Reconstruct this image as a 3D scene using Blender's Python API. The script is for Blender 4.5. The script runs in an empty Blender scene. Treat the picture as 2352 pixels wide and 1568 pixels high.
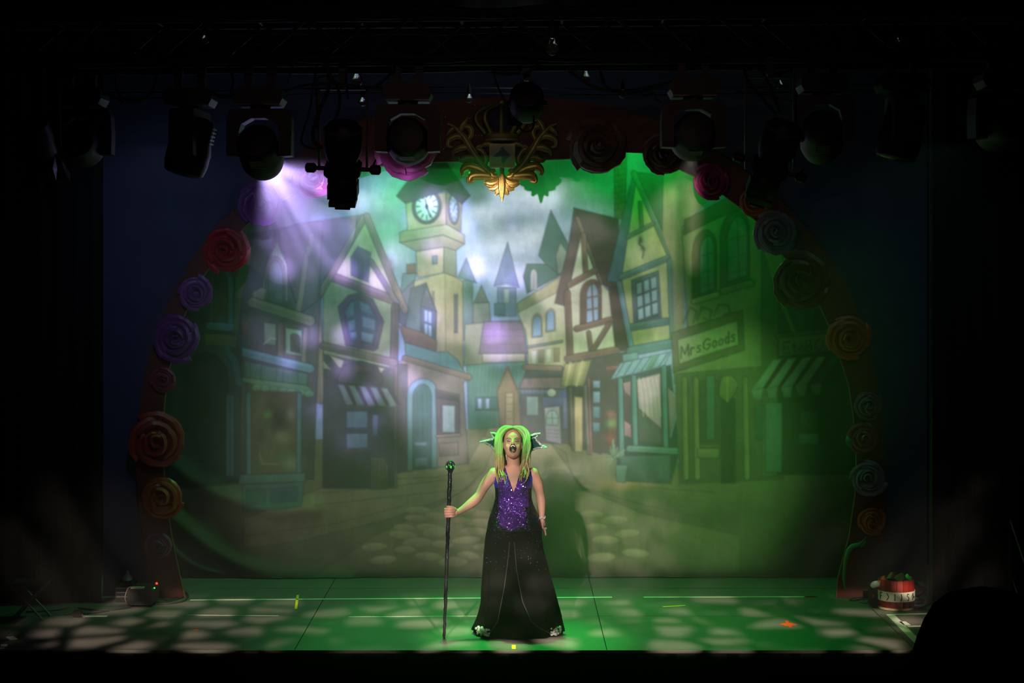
import bpy, bmesh, math, random
import numpy as np
from mathutils import Vector, Matrix

random.seed(7)
rng = np.random.default_rng(11)
scene = bpy.context.scene
col = scene.collection

# ------------------------------------------------------------------ camera
# Photograph frame 2352 x 1568.  World: x right, y upstage, z up, stage deck at z = 0.
# Performer stands at y = 0; the camera is 14 m in front of her and 3 m above the deck.
W, H = 2352.0, 1568.0
FPX = 3920.0                 # focal length in pixels
CAMY, CAMZ, HOR = -14.0, 3.0, 620.0
cd = bpy.data.cameras.new('camera')
cam = bpy.data.objects.new('camera', cd)
col.objects.link(cam)
cam.location = (0, CAMY, CAMZ)
cam.rotation_euler = (math.pi / 2, 0, 0)
cd.sensor_fit = 'HORIZONTAL'
cd.sensor_width = 36.0
cd.lens = FPX / W * 36.0
cd.shift_y = -(H / 2 - HOR) / W
cd.clip_end = 200
scene.camera = cam

def S(Y):                    # pixels per metre at depth Y
    return FPX / (Y - CAMY)
def P(px, py, Y):            # a pixel of the photograph, at depth Y, as a world point
    s = S(Y)
    return Vector(((px - 1176.0) / s, Y, CAMZ + (HOR - py) / s))
def floorY(py, z=0.0):       # depth of the deck where pixel row py meets it
    return FPX * (CAMZ - z) / (py - HOR) + CAMY
def PF(px, py, z=0.0):       # pixel of the photograph lying on the deck
    return P(px, py, floorY(py, z))

# ------------------------------------------------------------------ world, view
world = bpy.data.worlds.new('world')
scene.world = world
world.use_nodes = True
bg = world.node_tree.nodes['Background']
bg.inputs[0].default_value = (0.55, 0.75, 0.8, 1)
bg.inputs[1].default_value = 0.0016
scene.view_settings.view_transform = 'Standard'
scene.view_settings.look = 'None'
scene.view_settings.gamma = 1.0
scene.view_settings.use_curve_mapping = False
scene.view_settings.exposure = 0.12
scene.cycles.max_bounces = 5
scene.cycles.diffuse_bounces = 3
scene.cycles.glossy_bounces = 2
scene.cycles.transmission_bounces = 4
scene.cycles.sample_clamp_indirect = 4.0
scene.cycles.use_denoising = True
scene.cycles.adaptive_threshold = 0.05

# ------------------------------------------------------------------ lamps
HAZE = 0.011                 # density of the stage haze
PLUME = 0.12                # extra density of the plume in the lavender beam
YB = 2.65                    # the painted cloth hangs here
def N(nt, t, **kw):
    n = nt.nodes.new(t)
    for k, v in kw.items():
        setattr(n, k, v)
    return n
def math_node(nt, op, a, b=None, clamp=False):
    n = N(nt, 'ShaderNodeMath', operation=op)
    n.use_clamp = clamp
    for i, v in enumerate((a, b)):
        if v is None:
            continue
        if isinstance(v, (int, float)):
            n.inputs[i].default_value = v
        else:
            nt.links.new(v, n.inputs[i])
    return n.outputs[0]
def smooth(nt, v, a, b):     # smoothstep of v from a (0) to b (1)
    n = N(nt, 'ShaderNodeMapRange', interpolation_type='SMOOTHSTEP')
    n.inputs['From Min'].default_value = min(a, b)
    n.inputs['From Max'].default_value = max(a, b)
    n.inputs['To Min'].default_value = 0.0 if a < b else 1.0
    n.inputs['To Max'].default_value = 1.0 if a < b else 0.0
    nt.links.new(v, n.inputs['Value'])
    return n.outputs['Result']
def spot(name, loc, target, color, watts, angle, blend=0.25, size=0.04, gobo=None):
    ld = bpy.data.lights.new(name, 'SPOT')
    ld.energy = watts
    ld.color = color
    ld.spot_size = math.radians(angle)
    ld.spot_blend = blend
    ld.shadow_soft_size = size
    o = bpy.data.objects.new(name, ld)
    col.objects.link(o)
    o.location = loc
    d = Vector(target) - Vector(loc)
    o.rotation_euler = d.to_track_quat('-Z', 'Y').to_euler()
    if gobo:
        ld.use_nodes = True
        nt = ld.node_tree
        em = next(n for n in nt.nodes if n.type == 'EMISSION')
        geo = N(nt, 'ShaderNodeNewGeometry')
        sep = N(nt, 'ShaderNodeSeparateXYZ')
        nt.links.new(geo.outputs['Incoming'], sep.inputs[0])
        dx, dy, dz = sep.outputs
        plane, fn = gobo
        lx, ly, lz = loc
        if plane == 'floor':     # where the ray in this direction meets the deck
            a = math_node(nt, 'SUBTRACT', lx, math_node(nt, 'MULTIPLY', math_node(nt, 'DIVIDE', dx, dz), lz))
            b = math_node(nt, 'SUBTRACT', ly, math_node(nt, 'MULTIPLY', math_node(nt, 'DIVIDE', dy, dz), lz))
        else:                    # ... or the plane of the cloth
            a = math_node(nt, 'ADD', lx, math_node(nt, 'MULTIPLY', math_node(nt, 'DIVIDE', dx, dy), YB - ly))
            b = math_node(nt, 'ADD', lz, math_node(nt, 'MULTIPLY', math_node(nt, 'DIVIDE', dz, dy), YB - ly))
        nt.links.new(fn(nt, a, b), em.inputs['Strength'])
    return o
def combine(nt, a, b, sa=1.0, sb=1.0):
    c = N(nt, 'ShaderNodeCombineXYZ')
    nt.links.new(math_node(nt, 'MULTIPLY', a, sa), c.inputs[0])
    nt.links.new(math_node(nt, 'MULTIPLY', b, sb), c.inputs[1])
    return c.outputs[0]
def noise(nt, vec, scale, detail=2.0):
    n = N(nt, 'ShaderNodeTexNoise')
    n.inputs['Scale'].default_value = scale
    n.inputs['Detail'].default_value = detail
    nt.links.new(vec, n.inputs['Vector'])
    return n.outputs[0]
def gobo_streaks(nt, a, b):      # breakup gobo: a scatter of soft holes, each throwing its own ray through the haze
    v = N(nt, 'ShaderNodeTexVoronoi')
    v.inputs['Scale'].default_value = 2.6
    nt.links.new(combine(nt, a, b), v.inputs['Vector'])
    n2 = noise(nt, combine(nt, a, b, 1.0, 1.0), 1.6, 1.0)
    return math_node(nt, 'ADD', math_node(nt, 'MULTIPLY', smooth(nt, v.outputs['Distance'], 0.48, 0.05), 1.6),
                     math_node(nt, 'MULTIPLY', smooth(nt, n2, 0.25, 0.75), 0.48))
def gobo_drapes(nt, a, b):       # tall soft streaks
    n1 = noise(nt, combine(nt, a, b, 7.0, 0.35), 1.0, 2.0)
    n1 = math_node(nt, 'ADD', math_node(nt, 'MULTIPLY', smooth(nt, n1, 0.38, 0.62), 0.6), 0.25)
    return math_node(nt, 'MULTIPLY', n1, smooth(nt, a, 1.92, 1.72))   # right shutter in
def gobo_clouds(nt, a, b):
    n1 = noise(nt, combine(nt, a, b, 0.9, 1.3), 1.6, 1.0)
    return math_node(nt, 'ADD', math_node(nt, 'MULTIPLY', smooth(nt, n1, 0.36, 0.58), 0.85), 0.38)
def gobo_cobbles(nt, a, b):      # rounded stones thrown on the deck, cut off upstage by a shutter
    v = N(nt, 'ShaderNodeTexVoronoi', feature='DISTANCE_TO_EDGE')
    v.inputs['Scale'].default_value = 1.0
    v.inputs['Randomness'].default_value = 0.62
    warp = noise(nt, combine(nt, a, b), 2.5, 1.0)
    nt.links.new(combine(nt, math_node(nt, 'ADD', a, math_node(nt, 'MULTIPLY', warp, 0.16)), b, 2.3, 2.3), v.inputs['Vector'])
    cell = smooth(nt, v.outputs['Distance'], 0.09, 0.26)
    up = math_node(nt, 'MULTIPLY', smooth(nt, b, 1.85, 1.50), smooth(nt, b, -0.56, -0.50))
    side = math_node(nt, 'MULTIPLY', smooth(nt, a, -4.3, -3.7), smooth(nt, a, 3.9, 3.4))
    return math_node(nt, 'MULTIPLY', math_node(nt, 'MULTIPLY', cell, up), side)
def gobo_dapple(nt, a, b):
    n1 = noise(nt, combine(nt, a, b), 4.5, 1.0)
    return math_node(nt, 'ADD', math_node(nt, 'MULTIPLY', smooth(nt, n1, 0.40, 0.56), 0.75), 0.30)

def shutter_arch(nt, a, b):      # shutters and iris keep the wash inside the arch and off the deck
    d = math_node(nt, 'SQRT', math_node(nt, 'ADD', math_node(nt, 'POWER', math_node(nt, 'DIVIDE', a, 3.05), 2.0),
                                        math_node(nt, 'POWER', math_node(nt, 'DIVIDE', math_node(nt, 'SUBTRACT', b, 1.15), 2.6), 2.0)))
    return math_node(nt, 'MULTIPLY', math_node(nt, 'MULTIPLY', smooth(nt, d, 1.0, 0.80), smooth(nt, b, -0.02, 0.15)), smooth(nt, b, 2.75, 2.1))

def shutter_right(nt, a, b):     # the same, with the left shutter in as well
    return math_node(nt, 'MULTIPLY', shutter_arch(nt, a, b), smooth(nt, a, 0.0, 1.3))

LAV = (0.52, 0.38, 1.0)
WHT = (0.95, 0.90, 1.0)
WRM = (1.0, 0.80, 0.62)
GRN = (0.015, 1.0, 0.10)
# lavender moving head on the front truss
LA = P(604, 376, -1.80)
spot('lavender_moving_head_beam', LA, P(890, 690, YB), LAV, 2700, 38, 0.55, 0.03, ('cloth', gobo_streaks))
# white profile spot on the front truss, onto the middle of the cloth
LB = P(795, 440, -1.72)
spot('white_profile_beam', LB, P(1180, 745, YB), WHT, 950, 39, 0.40, 0.03, ('cloth', gobo_clouds))
# pale moving head on the right of the truss
LC = P(1592, 352, -1.80)
spot('pale_moving_head_beam', LC, P(1582, 520, YB), (1.0, 0.88, 0.74), 600, 13, 0.7, 0.03, ('cloth', gobo_drapes))
# front-of-house profiles with a cobble gobo, from the balcony either side of the camera
spot('cobble_gobo_beam_left', (-2.4, -13.0, 6.2), (-1.9, 0.45, 0), WRM, 14000, 26, 0.35, 0.05, ('floor', gobo_cobbles))
spot('cobble_gobo_beam_right', (2.4, -13.0, 6.2), (2.0, 0.45, 0), WRM, 19000, 25, 0.35, 0.05, ('floor', gobo_cobbles))
# front-of-house key on the performer; throws her shadow right and down on the cloth
spot('front_key_beam', (-2.08, -13.0, 5.0), (0.05, 0.0, 1.28), (1.0, 0.80, 0.80), 4600, 9.5, 0.7, 0.04, ('cloth', gobo_dapple))
# green lamps on the bar behind the arch header
spot('green_back_lamp', (-0.55, 2.25, 4.45), (0.20, 0.0, 0.15), GRN, 620, 58, 0.7, 0.06)
spot('green_side_lamp', (1.9, 2.2, 4.40), (1.7, 0.6, 0.0), GRN, 150, 66, 0.9, 0.08)
spot('green_left_lamp', (-1.9, 2.2, 4.40), (-1.4, 0.9, 0.0), GRN, 45, 66, 0.9, 0.08)
spot('green_cloth_lamp', (1.15, 2.0, 4.60), (1.40, 2.65, 2.4), GRN, 62, 120, 0.9, 0.06)
spot('green_cloth_lamp_centre', (0.1, 2.0, 4.70), (0.1, 2.65, 4.0), GRN, 24, 100, 0.9, 0.06)
spot('green_low_wash', (-1.0, 1.95, 4.6), (-1.6, 2.6, 0.0), (0.12, 1.0, 0.28), 190, 95, 0.9, 0.08)
spot('green_top_lamp', (-0.40, 0.55, 5.9), (0.02, 0.02, 1.2), GRN, 2300, 19, 0.8, 0.05)
# soft front-of-house washes onto the cloth
spot('green_cloth_wash', (3.0, -13.0, 5.4), (1.6, 2.65, 1.7), (0.22, 1.0, 0.14), 5200, 26, 0.9, 0.08, ('cloth', shutter_right))
spot('olive_cloth_wash', (-2.3, -13.0, 5.2), (-0.6, 2.65, 1.5), (0.82, 0.92, 0.70), 3400, 26, 0.9, 0.08, ('cloth', shutter_arch))
# dim colour on the false proscenium
spot('blue_portal_wash', (-2.6, -1.5, 4.3), (-3.1, 1.75, 2.7), (0.42, 0.56, 1.0), 42, 66, 1.0, 0.1)
spot('teal_portal_wash', (3.2, -1.5, 4.3), (3.3, 1.75, 2.2), (0.35, 1.0, 0.80), 15, 66, 1.0, 0.1)
spot('header_fill', (0.0, -1.85, 4.5), (0.0, 1.9, 5.0), (0.75, 1.0, 0.85), 15, 150, 1.0, 0.1)  # added fill for the header and masking border, no fixture of its own
spot('amber_front_wash', (0.0, -12.5, 5.6), (0.0, 1.6, 2.6), (1.0, 0.62, 0.50), 150, 34, 1.0, 0.1)

# ------------------------------------------------------------------ materials
def srgb(c):
    return tuple((x / 12.92 if x <= 0.04045 else ((x + 0.055) / 1.055) ** 2.4) for x in c)
MATS = {}
def mat(name, c, rough=0.6, metal=0.0, var=0.15, scale=12.0, bump=0.0, spec=0.5, emit=None, sheen=0.0, trans=0.0, lin=False):
    """A procedural principled material: noise moves the colour by var and lifts a fine relief."""
    if name in MATS:
        return MATS[name]
    m = bpy.data.materials.new(name)
    m.use_nodes = True
    nt = m.node_tree
    b = nt.nodes['Principled BSDF']
    c = c if lin else srgb(c)
    tc = N(nt, 'ShaderNodeTexCoord')
    nz = N(nt, 'ShaderNodeTexNoise')
    nz.inputs['Scale'].default_value = scale
    nz.inputs['Detail'].default_value = 4.0
    nt.links.new(tc.outputs['Object'], nz.inputs['Vector'])
    mx = N(nt, 'ShaderNodeMix', data_type='RGBA')
    mx.inputs['A'].default_value = tuple(max(0, x * (1 - var)) for x in c) + (1,)
    mx.inputs['B'].default_value = tuple(min(1, x * (1 + var)) for x in c) + (1,)
    nt.links.new(nz.outputs[0], mx.inputs['Factor'])
    nt.links.new(mx.outputs['Result'], b.inputs['Base Color'])
    b.inputs['Roughness'].default_value = rough
    b.inputs['Metallic'].default_value = metal
    b.inputs['Specular IOR Level'].default_value = spec
    if sheen:
        b.inputs['Sheen Weight'].default_value = sheen
    if trans:
        b.inputs['Transmission Weight'].default_value = trans
    if emit:
        b.inputs['Emission Color'].default_value = srgb(emit[0]) + (1,)
        b.inputs['Emission Strength'].default_value = emit[1]
    if bump:
        bp = N(nt, 'ShaderNodeBump')
        bp.inputs['Strength'].default_value = bump
        bp.inputs['Distance'].default_value = 0.01
        nt.links.new(nz.outputs[0], bp.inputs['Height'])
        nt.links.new(bp.outputs[0], b.inputs['Normal'])
    MATS[name] = m
    return m
def glitter(name, c, scale, rough=0.25, metal=0.9, tilt=0.9):
    """Sequins: each Voronoi cell is a facet with its own tilt."""
    if name in MATS:
        return MATS[name]
    m = bpy.data.materials.new(name)
    m.use_nodes = True
    nt = m.node_tree
    b = nt.nodes['Principled BSDF']
    tc = N(nt, 'ShaderNodeTexCoord')
    v = N(nt, 'ShaderNodeTexVoronoi')
    v.inputs['Scale'].default_value = scale
    nt.links.new(tc.outputs['Object'], v.inputs['Vector'])
    geo = N(nt, 'ShaderNodeNewGeometry')
    sub = N(nt, 'ShaderNodeVectorMath', operation='SUBTRACT')
    nt.links.new(v.outputs['Color'], sub.inputs[0])
    sub.inputs[1].default_value = (0.5, 0.5, 0.5)
    sc = N(nt, 'ShaderNodeVectorMath', operation='SCALE')
    nt.links.new(sub.outputs[0], sc.inputs[0])
    sc.inputs['Scale'].default_value = tilt
    ad = N(nt, 'ShaderNodeVectorMath', operation='ADD')
    nt.links.new(geo.outputs['Normal'], ad.inputs[0])
    nt.links.new(sc.outputs[0], ad.inputs[1])
    no = N(nt, 'ShaderNodeVectorMath', operation='NORMALIZE')
    nt.links.new(ad.outputs[0], no.inputs[0])
    nt.links.new(no.outputs[0], b.inputs['Normal'])
    hsv = N(nt, 'ShaderNodeMix', data_type='RGBA')
    lc = srgb(c)
    hsv.inputs['A'].default_value = tuple(x * 0.45 for x in lc) + (1,)
    hsv.inputs['B'].default_value = tuple(min(1, x * 1.5) for x in lc) + (1,)
    nt.links.new(v.outputs['Color'], hsv.inputs['Factor'])
    nt.links.new(hsv.outputs['Result'], b.inputs['Base Color'])
    b.inputs['Metallic'].default_value = metal
    b.inputs['Roughness'].default_value = rough
    MATS[name] = m
    return m

# ------------------------------------------------------------------ mesh helpers
class MB:
    """Collects shapes; build() links them as ONE mesh object."""
    def __init__(self):
        self.v, self.f, self.m = [], [], []
        self.cur = 0
    def add(self, vs, fs, M=None):
        o = len(self.v)
        for p in vs:
            p = Vector(p)
            self.v.append(M @ p if M is not None else p)
        for f in fs:
            self.f.append(tuple(i + o for i in f))
            self.m.append(self.cur)
        return self
    def box(self, c, s, M=None, bev=0.0):
        x, y, z = c
        a, b, d = s[0] / 2, s[1] / 2, s[2] / 2
        if not bev:
            vs = [(x + i * a, y + j * b, z + k * d) for i in (-1, 1) for j in (-1, 1) for k in (-1, 1)]
            fs = [(0, 1, 3, 2), (4, 6, 7, 5), (0, 4, 5, 1), (2, 3, 7, 6), (0, 2, 6, 4), (1, 5, 7, 3)]
            return self.add(vs, fs, M)
        t = min(bev, a * .9, d * .9)
        poly = [(-a + t, -d), (a - t, -d), (a, -d + t), (a, d - t), (a - t, d), (-a + t, d), (-a, d - t), (-a, -d + t)]
        return self.prism([(x + p, z + q) for p, q in poly], y - b, y + b, M)
    def prism(self, poly, y0, y1, M=None):       # an x-z outline with thickness along y (concave outlines welcome)
        n = len(poly)
        vs = [(p[0], y0, p[1]) for p in poly] + [(p[0], y1, p[1]) for p in poly]
        fs = [tuple(range(n)), tuple(range(2 * n - 1, n - 1, -1))]
        fs += [(i, i + n, (i + 1) % n + n, (i + 1) % n) for i in range(n)]
        return self.add(vs, fs, M)
    def tube(self, path, r, seg=8, M=None, flat=1.0, closed=False):
        path = [Vector(p) for p in path]
        n = len(path)
        rs = [r] * n if isinstance(r, (int, float)) else list(r)
        vs, fs = [], []
        up = None
        for i, p in enumerate(path):
            if closed:
                t = (path[(i + 1) % n] - path[i - 1]).normalized()
            else:
                t = (path[min(i + 1, n - 1)] - path[max(i - 1, 0)])
                t = t.normalized() if t.length > 1e-9 else Vector((0, 0, 1))
            if up is None:
                up = Vector((0, 1, 0)) if abs(t.y) < 0.9 else Vector((1, 0, 0))
            a = t.cross(up)
            a = a.normalized() if a.length > 1e-6 else t.orthogonal().normalized()
            b = a.cross(t).normalized()
            up = b
            for k in range(seg):
                w = 2 * math.pi * k / seg
                vs.append(p + a * (math.cos(w) * rs[i]) + b * (math.sin(w) * rs[i] * flat))
        m = n if closed else n - 1
        for i in range(m):
            j = (i + 1) % n
            for k in range(seg):
                l = (k + 1) % seg
                fs.append((i * seg + k, i * seg + l, j * seg + l, j * seg + k))
        if not closed:
            fs.append(tuple(range(seg - 1, -1, -1)))
            fs.append(tuple((n - 1) * seg + k for k in range(seg)))
        return self.add(vs, fs, M)
    def lathe(self, prof, seg=20, M=None, sx=1.0, sy=1.0):   # prof: (radius, z)
        vs, fs = [], []
        for r, z in prof:
            for k in range(seg):
                w = 2 * math.pi * k / seg
                vs.append((r * math.cos(w) * sx, r * math.sin(w) * sy, z))
        for i in range(len(prof) - 1):
            for k in range(seg):
                l = (k + 1) % seg
                fs.append((i * seg + k, i * seg + l, (i + 1) * seg + l, (i + 1) * seg + k))
        fs.append(tuple(range(seg - 1, -1, -1)))
        fs.append(tuple((len(prof) - 1) * seg + k for k in range(seg)))
        return self.add(vs, fs, M)
    def ball(self, c, r, M=None, u=12, w=8):
        rx, ry, rz = (r, r, r) if isinstance(r, (int, float)) else r
        prof = [(max(1e-4, math.sin(math.pi * i / w)), -math.cos(math.pi * i / w)) for i in range(w + 1)]
        T = Matrix.Translation(Vector(c)) @ Matrix.Diagonal((rx, ry, rz, 1))
        return self.lathe(prof, u, (M @ T) if M is not None else T)
    def loft(self, rings, M=None, caps=True):
        n = len(rings[0])
        vs = [p for r in rings for p in r]
        fs = []
        for i in range(len(rings) - 1):
            for k in range(n):
                l = (k + 1) % n
                fs.append((i * n + k, i * n + l, (i + 1) * n + l, (i + 1) * n + k))
        if caps:
            fs.append(tuple(range(n - 1, -1, -1)))
            fs.append(tuple((len(rings) - 1) * n + k for k in range(n)))
        return self.add(vs, fs, M)
    def mesh(self, name, mats, origin=(0, 0, 0), smooth=False):
        o = Vector(origin)
        me = bpy.data.meshes.new(name)
        me.from_pydata([tuple(p - o) for p in self.v], [], self.f)
        for m in (mats if isinstance(mats, (list, tuple)) else [mats]):
            me.materials.append(m)
        if any(self.m):
            me.polygons.foreach_set('material_index', self.m)
        bm = bmesh.new()
        bm.from_mesh(me)
        bmesh.ops.recalc_face_normals(bm, faces=bm.faces)
        bm.to_mesh(me)
        bm.free()
        if smooth:
            me.polygons.foreach_set('use_smooth', [True] * len(me.polygons))
            if smooth != 'all':
                me.set_sharp_from_angle(angle=math.radians(40))
        me.update()
        return me
    def build(self, name, mats, parent=None, origin=None, smooth=False):
        """World coordinates in; under a parent Empty the mesh is stored relative to it."""
        if origin is None:
            origin = tuple(parent['base']) if parent is not None and 'base' in parent else (0, 0, 0)
        o = bpy.data.objects.new(name, self.mesh(name, mats, origin, smooth))
        col.objects.link(o)
        if parent is not None:
            o.parent = parent
            ORIG[o.name] = origin
        else:
            o.location = origin
        return o
ORIG = {}
def sub(mb, name, mats, part, smooth=False):     # a sub-part under a part built with MB.build
    return mb.build(name, mats, part, ORIG.get(part.name, tuple(part.location)), smooth)
def tag(o, label, cat, group=None, kind=None):
    o['label'] = label
    o['category'] = cat
    if group:
        o['group'] = group
    if kind:
        o['kind'] = kind
    return o
BASES = {}
def thing(name, label, cat, base, group=None):
    o = bpy.data.objects.new(name, None)
    col.objects.link(o)
    o.empty_display_size = 0.1
    o.location = base
    o['base'] = tuple(base)
    return tag(o, label, cat, group)
def local(mb, name, mats, parent, smooth=False): # mesh already in the parent's own coordinates
    return mb.build(name, mats, parent, (0, 0, 0), smooth)
def struct(o, name=None):
    o['kind'] = 'structure'
    return o
def spline(pts, n=8):                            # Catmull-Rom through points
    pts = [Vector(p) for p in pts]
    out = []
    for i in range(len(pts) - 1):
        p0, p1, p2, p3 = pts[max(i - 1, 0)], pts[i], pts[i + 1], pts[min(i + 2, len(pts) - 1)]
        for k in range(n):
            t = k / n
            out.append(0.5 * ((2 * p1) + (p2 - p0) * t + (2 * p0 - 5 * p1 + 4 * p2 - p3) * t * t + (3 * p1 - p0 - 3 * p2 + p3) * t ** 3))
    out.append(pts[-1])
    return out
# ------------------------------------------------------------------ the setting
M_DECK = mat('deck_paint', (0.40, 0.39, 0.38), 0.45, var=0.3, scale=3.0, bump=0.05)
M_DECKGAP = mat('deck_gap', (0.05, 0.05, 0.05), 0.9)
M_BLACK = mat('black_cloth', (0.055, 0.06, 0.055), 0.95, var=0.3, spec=0.1)
M_ROOM = mat('black_wall_paint', (0.06, 0.065, 0.065), 0.95, var=0.3, spec=0.1)
STAGE_FRONT = floorY(1492)          # front lip of the deck
XL, XR = -5.6, 5.6
floor = MB().box(((XL + XR) / 2, (STAGE_FRONT + 3.4) / 2, -0.055), (XR - XL, 3.4 - STAGE_FRONT, 0.07)).build('floor', M_DECKGAP, None, (0, 0, -0.02))
struct(floor)
rows = [STAGE_FRONT, 0.81, 2.10, 3.40]
xs = [XL, -4.16, -1.72, 0.75, 3.19, XR]
k = 0
for j in range(3):
    for i in range(5):
        g = 0.004
        x0, x1, y0, y1 = xs[i] + g, xs[i + 1] - g, rows[j] + (g if j else 0), rows[j + 1] - g
        dz = random.uniform(-0.0015, 0.0)
        mb = MB().box(((x0 + x1) / 2, (y0 + y1) / 2, -0.01 + dz), (x1 - x0, y1 - y0, 0.02))
        p = mb.build('deck_panel', M_DECK, floor, (0, 0, -0.02))
        p.location = (0, 0, 0)
lip = MB().box((0, STAGE_FRONT - 0.006, -0.0125), (XR - XL, 0.012, 0.025)).build('trim_1', mat('lip_strip', (0.45, 0.45, 0.42), 0.4, var=0.2), None, (0, STAGE_FRONT, -0.02))
struct(lip)
fas = MB()
n = 150                                # black pleated skirt along the front of the stage
prev = None
for i in range(n + 1):
    x = XL + (XR - XL) * i / n
    y = STAGE_FRONT + 0.004 + 0.012 * math.sin(i * 1.9)
    cur = [(x, y, -0.03), (x, y - 0.02, -1.3)]
    if prev:
        fas.add(prev + cur, [(0, 1, 3, 2)])
    prev = cur
struct(fas.build('wall_front', M_BLACK, None, (0, STAGE_FRONT, -1.3), smooth='all'))
struct(MB().box((0, -8.0, -1.36), (14, 14.8, 0.1)).build('floor_auditorium', M_ROOM, None, (0, -8, -1.36)))
struct(MB().box((0, 3.5, 2.4), (12, 0.15, 7.6)).build('wall_back', M_ROOM, None, (0, 3.5, -1.3)))
struct(MB().box((-5.75, -2.5, 2.4), (0.15, 12, 7.6)).build('wall_left', M_ROOM, None, (-5.75, -2.5, -1.3)))
struct(MB().box((5.75, -2.5, 2.4), (0.15, 12, 7.6)).build('wall_right', M_ROOM, None, (5.75, -2.5, -1.3)))
struct(MB().box((0, -2.5, 6.3), (12, 12.2, 0.15)).build('ceiling', M_ROOM, None, (0, -2.5, 6.3)))

# black wing curtains either side of the false proscenium
def curtain(x0, x1, Y, z0, z1, name, label, amp=0.035, pitch=0.16):
    mb = MB()
    n = int((x1 - x0) / pitch * 8)
    prev = None
    for i in range(n + 1):
        x = x0 + (x1 - x0) * i / n
        y = Y + amp * math.sin((x - x0) / pitch * 2 * math.pi) + 0.3 * amp * math.sin(x * 17.0)
        cur = [(x, y, z0), (x, y, z1)]
        if prev:
            mb.add(prev + cur, [(0, 2, 3, 1)])
        prev = cur
    o = mb.build(name, M_BLACK, None, (x0, Y, z0), smooth='all')
    tag(o, label, 'curtain', 'black wing curtains')
curtain(XL + 0.1, P(232, 0, 1.45).x, 1.45, 0.0, 5.4, 'wing_curtain', 'black pleated wing curtain on the left of the stage')
curtain(P(2142, 0, 1.45).x, XR - 0.1, 1.45, 0.0, 5.4, 'wing_curtain', 'black pleated wing curtain on the right of the stage')

# ------------------------------------------------------------------ the arch outline, from the photograph
YA = 1.66                              # the flower arch stands here
inner = [(426, 1368), (410, 1305), (389, 1200), (377, 1080), (375, 960), (386, 860), (410, 762), (450, 660), (508, 580), (575, 508),
         (640, 463), (692, 438), (760, 410), (850, 384), (940, 374), (1050, 371), (1170, 369), (1300, 365), (1390, 358), (1430, 350), (1460, 346),
         (1490, 352), (1530, 374), (1562, 390), (1604, 408), (1652, 441), (1702, 478), (1742, 512), (1800, 588), (1850, 652), (1882, 702), (1905, 752),
         (1932, 830), (1950, 890), (1960, 960), (1967, 1050), (1964, 1130), (1950, 1230), (1926, 1318), (1919, 1342), (1919, 1369)]
outer = [(345, 1372), (344, 1330), (332, 1250), (318, 1150), (312, 1050), (318, 950), (336, 840), (368, 735), (420, 632), (480, 532), (550, 470),
         (640, 388), (740, 320), (850, 268), (960, 240), (1080, 226), (1170, 222), (1290, 228), (1400, 242), (1490, 268), (1570, 304), (1650, 350), (1725, 402),
         (1800, 466), (1880, 555), (1940, 645), (1985, 752), (2012, 860), (2028, 980), (2035, 1100), (2028, 1220), (2008, 1320), (2000, 1369)]
ip = [P(x, y, YA) for x, y in inner]
op = [P(x, y, YA) for x, y in outer]
for q in (ip[0], ip[-1], op[0], op[-1]):
    q.z = 0.0

def resample(pts, n):
    d = [0]
    for a, b in zip(pts, pts[1:]):
        d.append(d[-1] + (b - a).length)
    out, j = [], 0
    for i in range(n):
        t = d[-1] * i / (n - 1)
        while j < len(pts) - 2 and d[j + 1] < t:
            j += 1
        f = (t - d[j]) / max(1e-9, d[j + 1] - d[j])
        out.append(pts[j].lerp(pts[j + 1], f))
    return out

# navy false proscenium behind the arch, with the arched opening cut out
NP = 64
mid = resample([a.lerp(b, 0.45) for a, b in zip(resample(ip, NP), resample(op, NP))], NP)
px0, px1, pz1 = P(238, 0, 1.78).x, P(2128, 0, 1.78).x, P(0, 150, 1.78).z
def rim(t):                            # matching point on the flat's outer rectangle, t = 0..1 from left foot over the top to right foot
    per = [pz1, px1 - px0, pz1]
    L = sum(per) * t
    if L < per[0]:
        return Vector((px0, 0, L))
    if L < per[0] + per[1]:
        return Vector((px0 + L - per[0], 0, pz1))
    return Vector((px1, 0, max(0, pz1 - (L - per[0] - per[1]))))
mb = MB()
ts = [i / (NP - 1) for i in range(NP)]
corner = [pz1 / (2 * pz1 + px1 - px0), 1 - pz1 / (2 * pz1 + px1 - px0)]
for c in corner:                       # keep the rectangle's corners exact
    j = min(range(NP), key=lambda i: abs(ts[i] - c))
    ts[j] = c
for y in (1.76, 1.80):
    mb.v += [Vector((p.x, y, p.z)) for p in mid] + [Vector((rim(t).x, y, rim(t).z)) for t in ts]
for i in range(NP - 1):
    a, b, c, d = i, i + 1, NP + i + 1, NP + i
    mb.f += [(a, b, c, d), tuple(q + 2 * NP for q in (d, c, b, a)), (a, a + 2 * NP, b + 2 * NP, b), (d, c, c + 2 * NP, d + 2 * NP)]
    mb.m += [0] * 4
o = mb.build('proscenium_flat', mat('navy_flat', (0.25, 0.27, 0.36), 0.9, var=0.25, scale=4, spec=0.15), None, (0, 1.78, 0))
tag(o, 'dark navy scenery flat with a wide arched opening behind the rose arch', 'stage flat')
curtain(px0 - 0.2, px1 + 0.2, 1.90, pz1 - 0.05, 6.2, 'masking_border', 'black masking border above the navy flat, seen through the truss', amp=0.03, pitch=0.25)
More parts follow.
